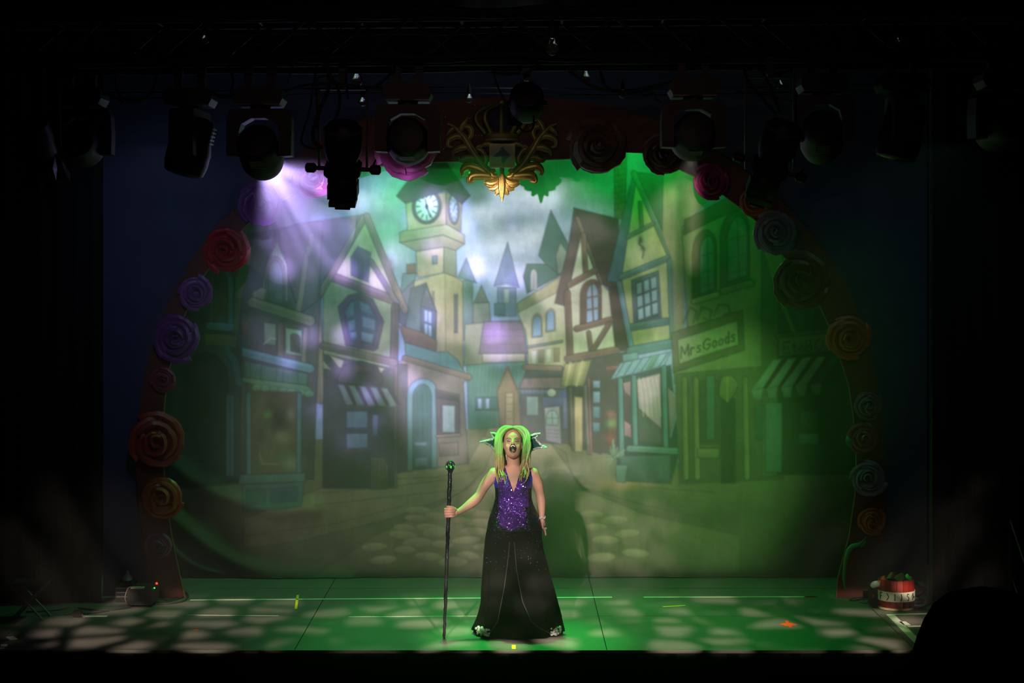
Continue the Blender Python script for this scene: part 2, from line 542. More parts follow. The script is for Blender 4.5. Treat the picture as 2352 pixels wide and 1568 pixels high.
# timber return that edges the flat on the right
ret = thing('scenery_return', 'narrow upright timber return edging the navy flat on the right', 'stage flat', (px1 + 0.05, 1.62, 0))
MB().box((px1 + 0.035, 1.64, 2.45), (0.045, 0.20, 4.9)).build('board', mat('return_board', (0.20, 0.30, 0.22), 0.7, var=0.3), ret)
mb = MB()
for i in range(26):                    # scuffed white edge
    z = 0.03 + i * 0.032 + random.uniform(0, 0.02)
    mb.box((px1 + 0.058, 1.535, z), (0.006, 0.006, random.uniform(0.01, 0.03)))
w = mb.build('chipped_edge', mat('chipped_white', (0.75, 0.8, 0.72), 0.6), ret)
w['kind'] = 'stuff'

# the arch itself: a cut-out brown band
mb = MB()
a_, b_ = resample(ip, NP), resample(op, NP)
for y in (YA - 0.02, YA + 0.02):
    mb.v += [Vector((p.x, y, p.z)) for p in a_] + [Vector((p.x, y, p.z)) for p in b_]
for i in range(NP - 1):
    a, b, c, d = i, i + 1, NP + i + 1, NP + i
    mb.f += [(a, d, c, b), tuple(q + 2 * NP for q in (b, c, d, a)), (a, b, b + 2 * NP, a + 2 * NP), (d, d + 2 * NP, c + 2 * NP, c)]
    mb.m += [0] * 4
mb.f += [(0, 2 * NP, 3 * NP, NP), (NP - 1, 2 * NP - 1, 4 * NP - 1, 3 * NP - 1)]
mb.m += [0, 0]
arch = thing('flower_arch', 'tall brown cut-out arch framing the painted cloth, bare between its roses', 'arch', (0, YA, 0))
mb.build('arch_band', mat('arch_brown', (0.36, 0.20, 0.17), 0.75, var=0.25, scale=6, spec=0.2), arch)
e = MB()
e.tube([Vector((p.x, YA - 0.02, p.z)) for p in a_], 0.007, 6)
e.build('edge_cord', mat('edge_cord', (0.42, 0.36, 0.2), 0.6), arch)
g = MB()
for px, py in [(1019, 252), (1023, 268), (1080, 270), (1078, 272), (1090, 241), (1013, 287), (1092, 311), (1099, 310), (1107, 311), (1019, 342), (1023, 338), (1199, 326), (1225, 327)]:
    g.ball(P(px, py, YA - 0.026), 0.005, u=6, w=4)
g = g.build('glitter', mat('glitter_dot', (0.95, 0.95, 1.0), 0.2, metal=0.6), arch)
g['kind'] = 'stuff'
# ------------------------------------------------------------------ the painted cloth
# A flat painted cloth: the village is painted on it.  It is a fine grid of cloth whose points carry the
# paint colours; the drawing is laid out in the photograph's pixels, which map straight onto the cloth's plane.
CX0, CX1, CY0, CY1 = 330.0, 2050.0, 320.0, 1324.5
NX, NY = 1000, 600
gx = np.linspace(CX0, CX1, NX)
gy = np.linspace(CY0, CY1, NY)
IMG = np.zeros((NY, NX, 3))
def lin(c):
    c = np.asarray(c, float)
    return np.where(c <= 0.04045, c / 12.92, ((c + 0.055) / 1.055) ** 2.4)
def win(x0, y0, x1, y1, pad=6):
    i0, i1 = np.searchsorted(gx, x0 - pad), np.searchsorted(gx, x1 + pad)
    j0, j1 = np.searchsorted(gy, y0 - pad), np.searchsorted(gy, y1 + pad)
    if i1 <= i0 or j1 <= j0:
        return None
    X, Y = np.meshgrid(gx[i0:i1], gy[j0:j1])
    return (slice(j0, j1), slice(i0, i1)), X, Y
def seg_dist(X, Y, a, b):
    dx, dy = b[0] - a[0], b[1] - a[1]
    t = np.clip(((X - a[0]) * dx + (Y - a[1]) * dy) / (dx * dx + dy * dy + 1e-9), 0, 1)
    return np.hypot(X - a[0] - t * dx, Y - a[1] - t * dy)
def blend(sl, A, c):
    c = lin(c)
    IMG[sl] = IMG[sl] * (1 - A[..., None]) + c * A[..., None]
INK = (0.20, 0.19, 0.22)
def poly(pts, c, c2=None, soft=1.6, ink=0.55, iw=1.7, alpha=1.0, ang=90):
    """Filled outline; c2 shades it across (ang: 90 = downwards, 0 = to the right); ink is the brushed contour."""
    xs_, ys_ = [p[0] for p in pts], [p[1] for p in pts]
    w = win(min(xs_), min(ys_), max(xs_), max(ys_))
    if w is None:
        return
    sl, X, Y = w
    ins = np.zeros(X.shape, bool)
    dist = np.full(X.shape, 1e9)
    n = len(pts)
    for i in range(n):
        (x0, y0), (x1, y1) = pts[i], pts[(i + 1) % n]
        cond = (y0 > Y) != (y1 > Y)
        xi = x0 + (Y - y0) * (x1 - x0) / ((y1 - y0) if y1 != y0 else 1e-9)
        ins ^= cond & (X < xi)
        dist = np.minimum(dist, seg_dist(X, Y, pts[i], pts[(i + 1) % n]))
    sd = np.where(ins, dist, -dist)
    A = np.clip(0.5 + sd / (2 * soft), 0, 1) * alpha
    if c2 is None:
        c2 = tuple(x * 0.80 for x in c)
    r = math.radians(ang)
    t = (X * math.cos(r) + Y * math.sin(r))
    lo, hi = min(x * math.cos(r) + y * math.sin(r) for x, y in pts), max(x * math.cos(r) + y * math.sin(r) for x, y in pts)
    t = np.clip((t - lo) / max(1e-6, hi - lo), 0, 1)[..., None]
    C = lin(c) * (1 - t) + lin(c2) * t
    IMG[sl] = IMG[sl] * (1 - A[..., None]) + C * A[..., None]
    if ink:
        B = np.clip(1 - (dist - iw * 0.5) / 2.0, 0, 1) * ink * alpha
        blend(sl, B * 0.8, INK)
def line(pts, wd, c, alpha=0.9, soft=1.2, ink=0.0):
    xs_, ys_ = [p[0] for p in pts], [p[1] for p in pts]
    w = win(min(xs_) - wd, min(ys_) - wd, max(xs_) + wd, max(ys_) + wd)
    if w is None:
        return
    sl, X, Y = w
    d = np.full(X.shape, 1e9)
    for a, b in zip(pts, pts[1:]):
        d = np.minimum(d, seg_dist(X, Y, a, b))
    blend(sl, np.clip(0.5 + (wd / 2 - d) / (2 * soft), 0, 1) * alpha, c)
    if ink:
        blend(sl, np.clip(1 - (np.abs(d - wd / 2) - 0.7) / 1.6, 0, 1) * ink, INK)
def beam(a, b, wd, c):
    line([a, b], wd, c, 1.0, 1.3, 0.5)
    nx, ny = -(b[1] - a[1]), b[0] - a[0]
    L = math.hypot(nx, ny) + 1e-9
    nx, ny = nx / L * wd * .25, ny / L * wd * .25
    if ny > 0:
        nx, ny = -nx, -ny
    line([(a[0] + nx, a[1] + ny), (b[0] + nx, b[1] + ny)], wd * .3, tuple(min(1, x * 1.14) for x in c), 0.7, 1.5)
def blob(cx, cy, rx, ry, c, alpha=0.7, p=1.0):
    w = win(cx - 2.2 * rx, cy - 2.2 * ry, cx + 2.2 * rx, cy + 2.2 * ry)
    if w is None:
        return
    sl, X, Y = w
    q = ((X - cx) / rx) ** 2 + ((Y - cy) / ry) ** 2
    blend(sl, np.exp(-q ** p) * alpha, c)
def ell(cx, cy, rx, ry, c, c2=None, ink=0.5, rot=0):
    r = math.radians(rot)
    pts = []
    for i in range(28):
        a = 2 * math.pi * i / 28
        u, v = rx * math.cos(a), ry * math.sin(a)
        pts.append((cx + u * math.cos(r) - v * math.sin(r), cy + u * math.sin(r) + v * math.cos(r)))
    poly(pts, c, c2, ink=ink)
def archwin(x0, y0, x1, y1, lean=0.0, frac=0.35):
    """Outline of a round-headed opening; lean shifts the right side down (perspective)."""
    pts = [(x0, y1)]
    h = (y1 - y0) * frac
    for i in range(9):
        a = math.pi * (1 - i / 8)
        u = (math.cos(a) + 1) / 2
        pts.append((x0 + (x1 - x0) * u, y0 + h - h * math.sin(a) + lean * u))
    pts.append((x1, y1 + lean))
    return pts
def quad(x0, y0, x1, y1, l=0.0):
    return [(x0, y0), (x1, y0 + l), (x1, y1 + l), (x0, y1)]

CREAM, CREAM2 = (0.88, 0.83, 0.72), (0.74, 0.72, 0.54)
TAN, TAN2 = (0.72, 0.63, 0.48), (0.58, 0.52, 0.40)
BRN, BRN2 = (0.47, 0.34, 0.27), (0.37, 0.28, 0.23)
DBR = (0.30, 0.23, 0.20)
TEAL, TEAL2 = (0.36, 0.55, 0.54), (0.27, 0.43, 0.43)
GLS, GLS2 = (0.62, 0.72, 0.86), (0.42, 0.54, 0.68)
PUR, PUR2 = (0.50, 0.40, 0.52), (0.40, 0.33, 0.44)
GRY, GRY2 = (0.42, 0.42, 0.43), (0.32, 0.33, 0.33)
BLU = (0.36, 0.50, 0.66)
GRNW, GRNW2 = (0.70, 0.78, 0.55), (0.56, 0.66, 0.44)

# sky and clouds
IMG[:] = lin((0.58, 0.65, 0.80))
for (cx, cy, rx, ry, al) in [(1160, 560, 70, 50, .75), (1230, 540, 60, 30, .8), (1240, 450, 70, 35, .8), (1120, 490, 60, 26, .55), (1190, 640, 80, 50, .8), (880, 560, 55, 60, .6),
                             (890, 450, 60, 40, .5), (690, 470, 70, 30, .6), (1330, 430, 60, 24, .5), (1120, 430, 50, 26, .5), (1090, 600, 40, 60, .5), (620, 480, 60, 30, .5)]:
    blob(cx, cy, rx, ry, (0.87, 0.85, 0.96), al)
for (cx, cy, rx, ry, al) in [(1110, 530, 60, 30, .5), (1200, 500, 70, 18, .5), (1190, 595, 70, 16, .45), (870, 500, 50, 16, .45), (1300, 380, 160, 30, .5), (900, 610, 30, 18, .4), (1090, 410, 50, 30, .4)]:
    blob(cx, cy, rx, ry, (0.42, 0.52, 0.58), al)

for (cx, cy, rx, ry, al) in [(560, 520, 110, 70, .9), (630, 470, 50, 40, .6), (1000, 380, 90, 30, .5)]:
    blob(cx, cy, rx, ry, (0.50, 0.74, 0.64), al)
# ground
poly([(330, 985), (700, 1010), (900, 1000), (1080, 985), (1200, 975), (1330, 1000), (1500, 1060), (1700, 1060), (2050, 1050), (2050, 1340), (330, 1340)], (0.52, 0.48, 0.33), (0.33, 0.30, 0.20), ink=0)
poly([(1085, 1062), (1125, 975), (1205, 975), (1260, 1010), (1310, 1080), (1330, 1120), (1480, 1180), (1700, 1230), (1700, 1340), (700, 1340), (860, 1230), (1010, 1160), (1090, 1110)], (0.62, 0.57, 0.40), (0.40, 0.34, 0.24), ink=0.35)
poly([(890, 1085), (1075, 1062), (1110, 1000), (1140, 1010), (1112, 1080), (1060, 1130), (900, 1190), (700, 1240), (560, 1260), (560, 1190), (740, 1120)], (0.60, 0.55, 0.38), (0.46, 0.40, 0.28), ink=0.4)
for pts in ([(740, 1132), (890, 1118), (1040, 1100)], [(720, 1160), (900, 1140), (1060, 1125)], [(560, 1230), (760, 1205), (930, 1160)], [(900, 1100), (1000, 1096), (1095, 1078)],
            [(1310, 1080), (1335, 1118), (1480, 1160), (1620, 1190)], [(1340, 1110), (1500, 1120), (1640, 1130)], [(1250, 1010), (1300, 1040), (1312, 1090)]):
    line(pts, 2.5, (0.28, 0.25, 0.2), 0.55)
random.seed(5)
for (cx, cy, rx, ry) in [(960, 1172, 30, 9), (955, 1190, 26, 8), (1005, 1185, 30, 9), (930, 1212, 26, 9), (985, 1212, 30, 10), (925, 1228, 32, 10), (1000, 1222, 30, 12), (960, 1246, 36, 11), (1015, 1250, 26, 9),
                         (930, 1262, 24, 9), (985, 1278, 32, 10), (1075, 1175, 28, 8), (1110, 1180, 26, 8), (1100, 1200, 30, 10), (1060, 1195, 22, 8), (1090, 1220, 32, 10), (1070, 1240, 34, 9), (1110, 1255, 24, 8), (1040, 1290, 34, 12), (1075, 1275, 26, 9),
                         (1360, 1180, 28, 9), (1410, 1195, 32, 10), (1370, 1210, 26, 9), (1440, 1225, 30, 10), (1390, 1240, 32, 10), (860, 1255, 30, 9), (880, 1285, 32, 10), (1460, 1270, 32, 10), (1380, 1280, 34, 11)]:
    ell(cx, cy, rx, ry, (0.64, 0.58, 0.42), (0.53, 0.46, 0.33), ink=0.16, rot=random.uniform(-6, 6))
for (cx, cy, rx, ry, c, al) in [(1430, 1112, 60, 12, (0.74, 0.52, 0.30), .6), (1640, 1185, 160, 26, (0.30, 0.30, 0.16), .5), (700, 1200, 120, 30, (0.34, 0.32, 0.22), .45), (620, 1290, 200, 30, (0.24, 0.27, 0.2), .5)]:
    blob(cx, cy, rx, ry, c, al)

# far spires and houses
poly([(1060, 645), (1086, 640), (1086, 780), (1060, 780)], (0.48, 0.55, 0.55))
poly([(1071, 592), (1051, 637), (1094, 650)], (0.48, 0.56, 0.56), (0.40, 0.48, 0.5))
poly([(1088, 694), (1124, 694), (1128, 745), (1086, 745)], (0.62, 0.58, 0.48))
poly([(1106, 655), (1088, 696), (1122, 694)], (0.58, 0.54, 0.47))
poly(quad(1143, 660, 1185, 726), (0.56, 0.58, 0.74), (0.46, 0.5, 0.66))
poly(quad(1136, 697, 1160, 724), (0.42, 0.50, 0.60))
poly(quad(1157, 664, 1170, 696), (0.82, 0.80, 0.84), ink=0.3)
poly([(1166, 556), (1135, 656), (1163, 650), (1192, 659)], (0.44, 0.50, 0.68), (0.52, 0.54, 0.72))
line([(1136, 657), (1163, 652), (1192, 660)], 4, (0.56, 0.56, 0.74))
poly([(1068, 745), (1130, 738), (1206, 735), (1210, 840), (1066, 840)], (0.66, 0.62, 0.50))
poly([(1112, 738), (1198, 738), (1212, 812), (1100, 812)], (0.60, 0.44, 0.56), (0.50, 0.38, 0.48))
for y in (755, 772, 790):
    line([(1106, y), (1206, y)], 1.6, (0.38, 0.28, 0.38), 0.5)
poly(quad(1108, 812, 1206, 832), (0.76, 0.68, 0.62))
poly([(1072, 838), (1210, 830), (1206, 880), (1180, 980), (1076, 985)], (0.36, 0.56, 0.50), (0.30, 0.48, 0.42))
for x in range(1080, 1200, 9):
    line([(x, 838), (x - 4, 910)], 1.5, (0.24, 0.40, 0.36), 0.45)
poly(quad(1092, 912, 1145, 942), (0.30, 0.46, 0.44))
for x in (1098, 1116):
    poly(quad(x, 915, x + 8, 938), GLS, ink=0.3)
poly([(1166, 842), (1142, 898), (1148, 980), (1198, 980), (1191, 903)], (0.66, 0.52, 0.36), (0.52, 0.40, 0.29))
line([(1166, 842), (1142, 898)], 5, (0.50, 0.38, 0.28))
line([(1166, 842), (1192, 903)], 5, (0.50, 0.38, 0.28))
poly(quad(1161, 902, 1179, 978), (0.74, 0.62, 0.44))
for y in (912, 928, 945, 962):
    line([(1161, y), (1179, y)], 2, (0.46, 0.36, 0.26), 0.7)

# clock tower and the house at its foot
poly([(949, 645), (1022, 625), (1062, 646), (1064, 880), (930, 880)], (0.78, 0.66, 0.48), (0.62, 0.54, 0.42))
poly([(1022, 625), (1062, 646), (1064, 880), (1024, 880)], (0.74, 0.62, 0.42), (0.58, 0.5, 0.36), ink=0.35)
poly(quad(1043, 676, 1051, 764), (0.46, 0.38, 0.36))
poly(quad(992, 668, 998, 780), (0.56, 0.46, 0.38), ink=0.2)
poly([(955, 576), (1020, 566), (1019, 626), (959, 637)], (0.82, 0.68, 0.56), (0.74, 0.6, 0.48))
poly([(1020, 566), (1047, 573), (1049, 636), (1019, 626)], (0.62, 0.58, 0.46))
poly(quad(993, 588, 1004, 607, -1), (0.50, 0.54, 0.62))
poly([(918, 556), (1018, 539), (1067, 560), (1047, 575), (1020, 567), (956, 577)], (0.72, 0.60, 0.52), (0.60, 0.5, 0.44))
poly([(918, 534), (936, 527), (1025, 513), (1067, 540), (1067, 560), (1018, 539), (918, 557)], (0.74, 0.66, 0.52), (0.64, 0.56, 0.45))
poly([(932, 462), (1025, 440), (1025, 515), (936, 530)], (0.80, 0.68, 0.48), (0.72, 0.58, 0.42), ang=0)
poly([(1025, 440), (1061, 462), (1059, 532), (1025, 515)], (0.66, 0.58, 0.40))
ell(980, 474, 34, 41, (0.42, 0.36, 0.36), rot=4)
ell(980, 474, 26, 33, (0.86, 0.90, 0.86), (0.76, 0.82, 0.8), rot=4)
for i in range(12):
    a = math.pi * i / 6
    line([(980 + 16 * math.sin(a), 474 - 21 * math.cos(a)), (980 + 24 * math.sin(a), 474 - 30 * math.cos(a))], 3.2, (0.20, 0.22, 0.24), 0.9)
line([(981, 480), (977, 458)], 3.5, (0.18, 0.2, 0.22))
line([(979, 470), (988, 498)], 3.5, (0.18, 0.2, 0.22))
ell(980, 474, 4, 6, (0.2, 0.22, 0.24), ink=0)
ell(1042, 480, 13, 36, (0.42, 0.36, 0.33), rot=-3)
ell(1042, 480, 9, 30, (0.66, 0.76, 0.74), rot=-3)
for i in range(12):
    a = math.pi * i / 6
    line([(1042 + 5.5 * math.sin(a), 480 - 19 * math.cos(a)), (1042 + 8 * math.sin(a), 480 - 27 * math.cos(a))], 2, (0.24, 0.28, 0.28), 0.8)
line([(1041, 484), (1046, 468)], 2.5, (0.22, 0.26, 0.26))
poly([(910, 450), (940, 410), (962, 360), (1000, 340), (1030, 380), (1080, 449), (1061, 468), (1026, 436), (932, 468)], (0.42, 0.36, 0.34), (0.34, 0.31, 0.33))
poly([(1026, 436), (1080, 449), (1061, 468)], (0.36, 0.33, 0.35))
poly([(926, 628), (957, 626), (948, 660), (918, 678)], (0.44, 0.55, 0.60))
poly(quad(934, 607, 955, 629, -2), (0.62, 0.40, 0.34))
poly([(918, 676), (950, 645), (955, 720), (931, 752), (916, 740)], (0.46, 0.44, 0.54))
poly([(944, 662), (979, 649), (1003, 716), (1001, 780), (931, 752)], (0.34, 0.33, 0.38), (0.42, 0.48, 0.50))
poly([(979, 655), (966, 702), (1002, 716)], (0.46, 0.42, 0.50))
poly([(966, 702), (1002, 714), (1001, 790), (966, 778)], (0.34, 0.36, 0.44))
for x, y in ((975, 712), (984, 715)):
    poly(quad(x, y, x + 7, y + 26, 2), GLS, ink=0.3)
    poly(quad(x, y + 31, x + 7, y + 57, 2), GLS, ink=0.3)
poly([(916, 746), (972, 764), (1003, 782), (1002, 808), (930, 786)], (0.56, 0.38, 0.32), (0.48, 0.33, 0.30))
poly([(930, 786), (1003, 808), (1028, 808), (1050, 825), (1066, 852), (1070, 866), (1000, 842), (932, 820)], (0.40, 0.58, 0.58), (0.34, 0.50, 0.52))
poly([(908, 836), (932, 820), (1078, 862), (1078, 874), (1064, 876), (1076, 1064), (898, 1088)], (0.60, 0.52, 0.45), (0.50, 0.43, 0.38), ang=0)
beam((930, 822), (1078, 866), 13, (0.52, 0.42, 0.34))
poly([(898, 836), (935, 836), (938, 1080), (898, 1088)], (0.40, 0.36, 0.35))
poly(archwin(935, 872, 1004, 1080, -6, 0.16), (0.44, 0.60, 0.62), (0.36, 0.52, 0.50))
poly(archwin(948, 884, 991, 1078, -4, 0.15), (0.28, 0.44, 0.40), (0.24, 0.38, 0.36))
for x in (958, 970, 981):
    line([(x, 900), (x + 1, 1010)], 1.8, (0.20, 0.32, 0.3), 0.6)
poly(quad(953, 1016, 980, 1024), (0.48, 0.60, 0.64), ink=0.2)
poly(quad(953, 1052, 982, 1072, -2), (0.40, 0.54, 0.54), ink=0.3)
poly([(1000, 894), (1055, 906), (1056, 1000), (1004, 1004)], (0.46, 0.38, 0.37))
poly([(1004, 900), (1052, 910), (1052, 922), (1004, 914)], (0.40, 0.34, 0.34), ink=0.3)
poly(quad(1016, 930, 1045, 992, 1), (0.66, 0.74, 0.70), (0.56, 0.64, 0.6))
beam((1004, 1002), (1056, 998), 6, (0.56, 0.46, 0.38))
poly([(1008, 1018), (1052, 1015), (1053, 1044), (1010, 1048)], (0.56, 0.46, 0.42))

# centre right: shop row at the end of the street
poly(quad(1196, 890, 1306, 1018), (0.42, 0.36, 0.40), (0.36, 0.32, 0.32))
poly([(1210, 848), (1300, 846), (1300, 892), (1192, 892)], (0.54, 0.40, 0.40), (0.60, 0.44, 0.46))
poly([(1213, 846), (1296, 844), (1298, 866), (1204, 868)], (0.38, 0.34, 0.34))
poly(quad(1209, 910, 1237, 954), (0.60, 0.68, 0.68))
poly(quad(1246, 912, 1306, 936), (0.46, 0.44, 0.66), ink=0.3)
blob(1296, 905, 14, 10, (0.40, 0.42, 0.78), .8)
poly(quad(1293, 912, 1306, 985), (0.52, 0.48, 0.70), ink=0.3)
for x in range(1200, 1262, 9):
    blob(x, 899, 4, 4, (0.55, 0.58, 0.8), .7)
ell(1267, 902, 10, 9, (0.90, 0.86, 0.82), ink=0.3)
poly([(1250, 936), (1285, 932), (1290, 1020), (1254, 1012)], (0.72, 0.66, 0.74), (0.56, 0.5, 0.58))
poly(archwin(1255, 942, 1282, 976, 0, 0.5), (0.74, 0.82, 0.82))
line([(1268, 942), (1269, 976)], 2, INK, 0.6)
line([(1256, 960), (1282, 960)], 2, INK, 0.6)
for y in (986, 994, 1002):
    line([(1256, y), (1286, y + 2)], 2.4, (0.50, 0.36, 0.46), 0.6)

# cream house with green turret
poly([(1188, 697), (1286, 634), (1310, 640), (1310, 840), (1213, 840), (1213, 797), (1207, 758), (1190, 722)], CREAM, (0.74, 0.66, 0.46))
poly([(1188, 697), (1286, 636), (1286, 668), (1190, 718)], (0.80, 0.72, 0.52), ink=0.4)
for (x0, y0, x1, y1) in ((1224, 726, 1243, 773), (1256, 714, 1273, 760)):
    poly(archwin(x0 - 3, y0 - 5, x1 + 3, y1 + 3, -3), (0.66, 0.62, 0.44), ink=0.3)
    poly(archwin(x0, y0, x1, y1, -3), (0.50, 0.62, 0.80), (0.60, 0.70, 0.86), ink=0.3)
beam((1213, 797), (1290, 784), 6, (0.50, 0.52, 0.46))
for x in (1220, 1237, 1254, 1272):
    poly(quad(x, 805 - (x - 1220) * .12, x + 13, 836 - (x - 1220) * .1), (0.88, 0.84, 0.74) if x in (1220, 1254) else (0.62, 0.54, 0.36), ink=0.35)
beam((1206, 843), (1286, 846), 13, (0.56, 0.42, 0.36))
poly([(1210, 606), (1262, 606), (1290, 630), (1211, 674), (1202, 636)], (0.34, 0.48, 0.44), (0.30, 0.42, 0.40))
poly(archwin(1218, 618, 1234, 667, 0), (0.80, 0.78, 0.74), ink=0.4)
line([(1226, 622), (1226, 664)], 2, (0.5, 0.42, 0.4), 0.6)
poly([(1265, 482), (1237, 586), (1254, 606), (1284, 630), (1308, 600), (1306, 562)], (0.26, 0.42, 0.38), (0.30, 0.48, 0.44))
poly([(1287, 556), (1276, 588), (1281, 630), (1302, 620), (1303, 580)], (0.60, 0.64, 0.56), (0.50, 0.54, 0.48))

# half-timbered house
poly([(1318, 477), (1420, 502), (1424, 570), (1428, 655), (1400, 662), (1378, 648), (1332, 520)], (0.34, 0.25, 0.23), (0.46, 0.30, 0.28))
for y, x0, x1 in ((545, 1350, 1420), (575, 1360, 1422), (605, 1368, 1424), (632, 1376, 1426)):
    line([(x0, y - 6), (x1, y + 4)], 1.8, (0.24, 0.17, 0.16), 0.55)
poly([(1397, 664), (1429, 652), (1450, 806), (1412, 806)], (0.42, 0.30, 0.25), (0.36, 0.27, 0.22))
poly([(1331, 534), (1311, 644), (1300, 668), (1302, 828), (1414, 808), (1398, 668), (1378, 646)], CREAM, (0.84, 0.78, 0.66))
poly([(1318, 477), (1306, 562), (1274, 696), (1296, 702), (1311, 646), (1335, 540)], (0.36, 0.27, 0.24), (0.48, 0.35, 0.33))
beam((1326, 500), (1380, 650), 9, (0.50, 0.36, 0.30))
beam((1340, 540), (1345, 628), 12, (0.54, 0.38, 0.30))
beam((1308, 654), (1369, 620), 14, (0.52, 0.37, 0.29))
beam((1303, 672), (1310, 824), 15, (0.52, 0.37, 0.31))
poly(archwin(1332, 646, 1382, 752, -10, 0.3), (0.50, 0.35, 0.25), (0.44, 0.32, 0.25))
poly(archwin(1347, 654, 1374, 742, -5, 0.3), (0.56, 0.66, 0.74), (0.66, 0.72, 0.90))
line([(1359, 652), (1363, 742)], 4, (0.40, 0.30, 0.24))
for y in (684, 712):
    line([(1346, y), (1376, y - 5)], 5, (0.52, 0.38, 0.28))
beam((1324, 755), (1402, 734), 14, (0.54, 0.38, 0.31))
beam((1352, 764), (1357, 806), 11, (0.52, 0.38, 0.32))
beam((1399, 744), (1362, 804), 12, (0.50, 0.36, 0.30))
beam((1304, 824), (1416, 804), 17, (0.52, 0.37, 0.30))
# its shop front
poly([(1300, 834), (1448, 806), (1450, 1062), (1306, 1022)], (0.36, 0.30, 0.27), (0.30, 0.25, 0.21))
poly([(1297, 836), (1358, 826), (1340, 886), (1288, 886)], (0.72, 0.64, 0.36), (0.60, 0.53, 0.30))
for k_ in range(4):
    line([(1310 + k_ * 14, 834 - k_ * 2), (1300 + k_ * 12, 884)], 6, (0.50, 0.44, 0.22) if k_ % 2 else (0.82, 0.74, 0.48), 0.6, 2.0)
poly(quad(1319, 910, 1338, 1036, 2), (0.80, 0.66, 0.42), (0.72, 0.60, 0.40))
beam((1310, 892), (1316, 1030), 8, (0.44, 0.36, 0.30))
beam((1344, 886), (1352, 1040), 8, (0.46, 0.40, 0.36))
beam((1352, 870), (1358, 1042), 5, (0.58, 0.34, 0.34))
for y0, y1 in ((874, 891), (899, 925), (933, 960), (970, 991)):
    poly(quad(1362, y0, 1378, y1), (0.60, 0.68, 0.82) if y0 < 930 else (0.40, 0.54, 0.62), ink=0.4)
poly(quad(1392, 842, 1421, 852, -4), (0.64, 0.34, 0.34), ink=0.3)
poly(quad(1396, 948, 1418, 1018), (0.50, 0.30, 0.26))
blob(1405, 972, 12, 10, (0.52, 0.62, 0.34), .8)
blob(1404, 950, 12, 8, (0.66, 0.36, 0.38), .7)
blob(1402, 1005, 10, 14, (0.62, 0.28, 0.22), .7)

# brick chimney and the green house
poly([(1410, 340), (1440, 340), (1436, 505), (1412, 500)], (0.52, 0.54, 0.36), (0.44, 0.44, 0.30))
for y in range(352, 500, 13):
    line([(1411, y), (1437, y - 5)], 2, (0.28, 0.30, 0.20), 0.7)
    x = 1420 + (y // 13 % 2) * 8
    line([(x, y), (x, y + 12)], 2, (0.28, 0.30, 0.20), 0.6)
poly([(1454, 395), (1524, 402), (1524, 560), (1545, 600), (1500, 560)], (0.36, 0.52, 0.40), (0.30, 0.45, 0.38))
poly([(1455, 405), (1428, 640), (1452, 806), (1542, 788), (1548, 600)], (0.80, 0.80, 0.48), (0.66, 0.66, 0.38))
poly([(1455, 395), (1394, 646), (1424, 650), (1446, 520), (1462, 410)], (0.36, 0.52, 0.54), (0.36, 0.46, 0.60))
beam((1456, 398), (1546, 602), 13, (0.40, 0.55, 0.50))
beam((1470, 466), (1474, 524), 9, (0.42, 0.54, 0.40))
beam((1442, 544), (1500, 514), 10, (0.40, 0.54, 0.42))
beam((1427, 636), (1536, 592), 14, (0.36, 0.52, 0.48))
blob(1472, 553, 7, 10, (0.30, 0.36, 0.22), .9)
blob(1477, 570, 6, 7, (0.30, 0.36, 0.22), .9)
line([(1472, 545), (1468, 560), (1480, 572), (1476, 592)], 4, (0.28, 0.34, 0.2), 0.8)
poly([(1450, 643), (1513, 621), (1520, 735), (1456, 747)], (0.34, 0.48, 0.46))
poly([(1460, 650), (1507, 632), (1513, 728), (1464, 738)], (0.24, 0.36, 0.34), ink=0.3)
for i in range(3):
    for j in range(3):
        x0, y0 = 1462 + i * 16.5 + j * 1.6, 652 + j * 29.5 - i * 6.2
        poly([(x0, y0), (x0 + 12, y0 - 4.5), (x0 + 13.2, y0 + 20), (x0 + 1.4, y0 + 24)], (0.58, 0.74, 0.74), (0.48, 0.64, 0.68), ink=0.25)
beam((1446, 752), (1531, 738), 17, (0.32, 0.46, 0.44))
beam((1422, 650), (1452, 806), 12, (0.40, 0.56, 0.60))
beam((1541, 600), (1548, 790), 18, (0.38, 0.54, 0.48))
beam((1450, 806), (1546, 788), 22, (0.34, 0.50, 0.50))
poly(quad(1430, 814, 1466, 832, -6), (0.48, 0.64, 0.66))
poly([(1424, 834), (1540, 808), (1526, 840), (1402, 872)], (0.56, 0.68, 0.78), (0.46, 0.58, 0.66))
for i in range(6):
    x = 1434 + i * 20
    line([(x, 833 - i * 4.5), (x - 20, 866 - i * 5)], 3, (0.26, 0.38, 0.42), 0.8)
poly([(1498, 818), (1516, 814), (1500, 846), (1482, 850)], (0.40, 0.56, 0.40), alpha=.7, ink=0)
poly([(1418, 870), (1540, 838), (1560, 1040), (1540, 1108), (1418, 1102)], (0.26, 0.34, 0.33), (0.22, 0.28, 0.27))
poly(quad(1431, 880, 1448, 1002, -2), (0.40, 0.30, 0.32), ink=0.2)
poly([(1431, 880), (1448, 876), (1448, 910), (1436, 900)], (0.74, 0.50, 0.56), ink=0)
poly([(1434, 966), (1448, 976), (1450, 1004), (1434, 1000)], (0.74, 0.48, 0.56), ink=0)
poly([(1463, 872), (1516, 854), (1518, 1020), (1468, 1012)], (0.40, 0.40, 0.34), ink=0.2)
poly([(1463, 872), (1516, 858), (1518, 982), (1494, 962), (1468, 936)], (0.80, 0.62, 0.66), (0.66, 0.52, 0.58), ink=0.2)
for x in (1472, 1482, 1492, 1502, 1511):
    line([(x - 4, 868), (x + 2, 900), (x + 6, 955)], 2.5, (0.90, 0.80, 0.84), 0.4, 2.0)
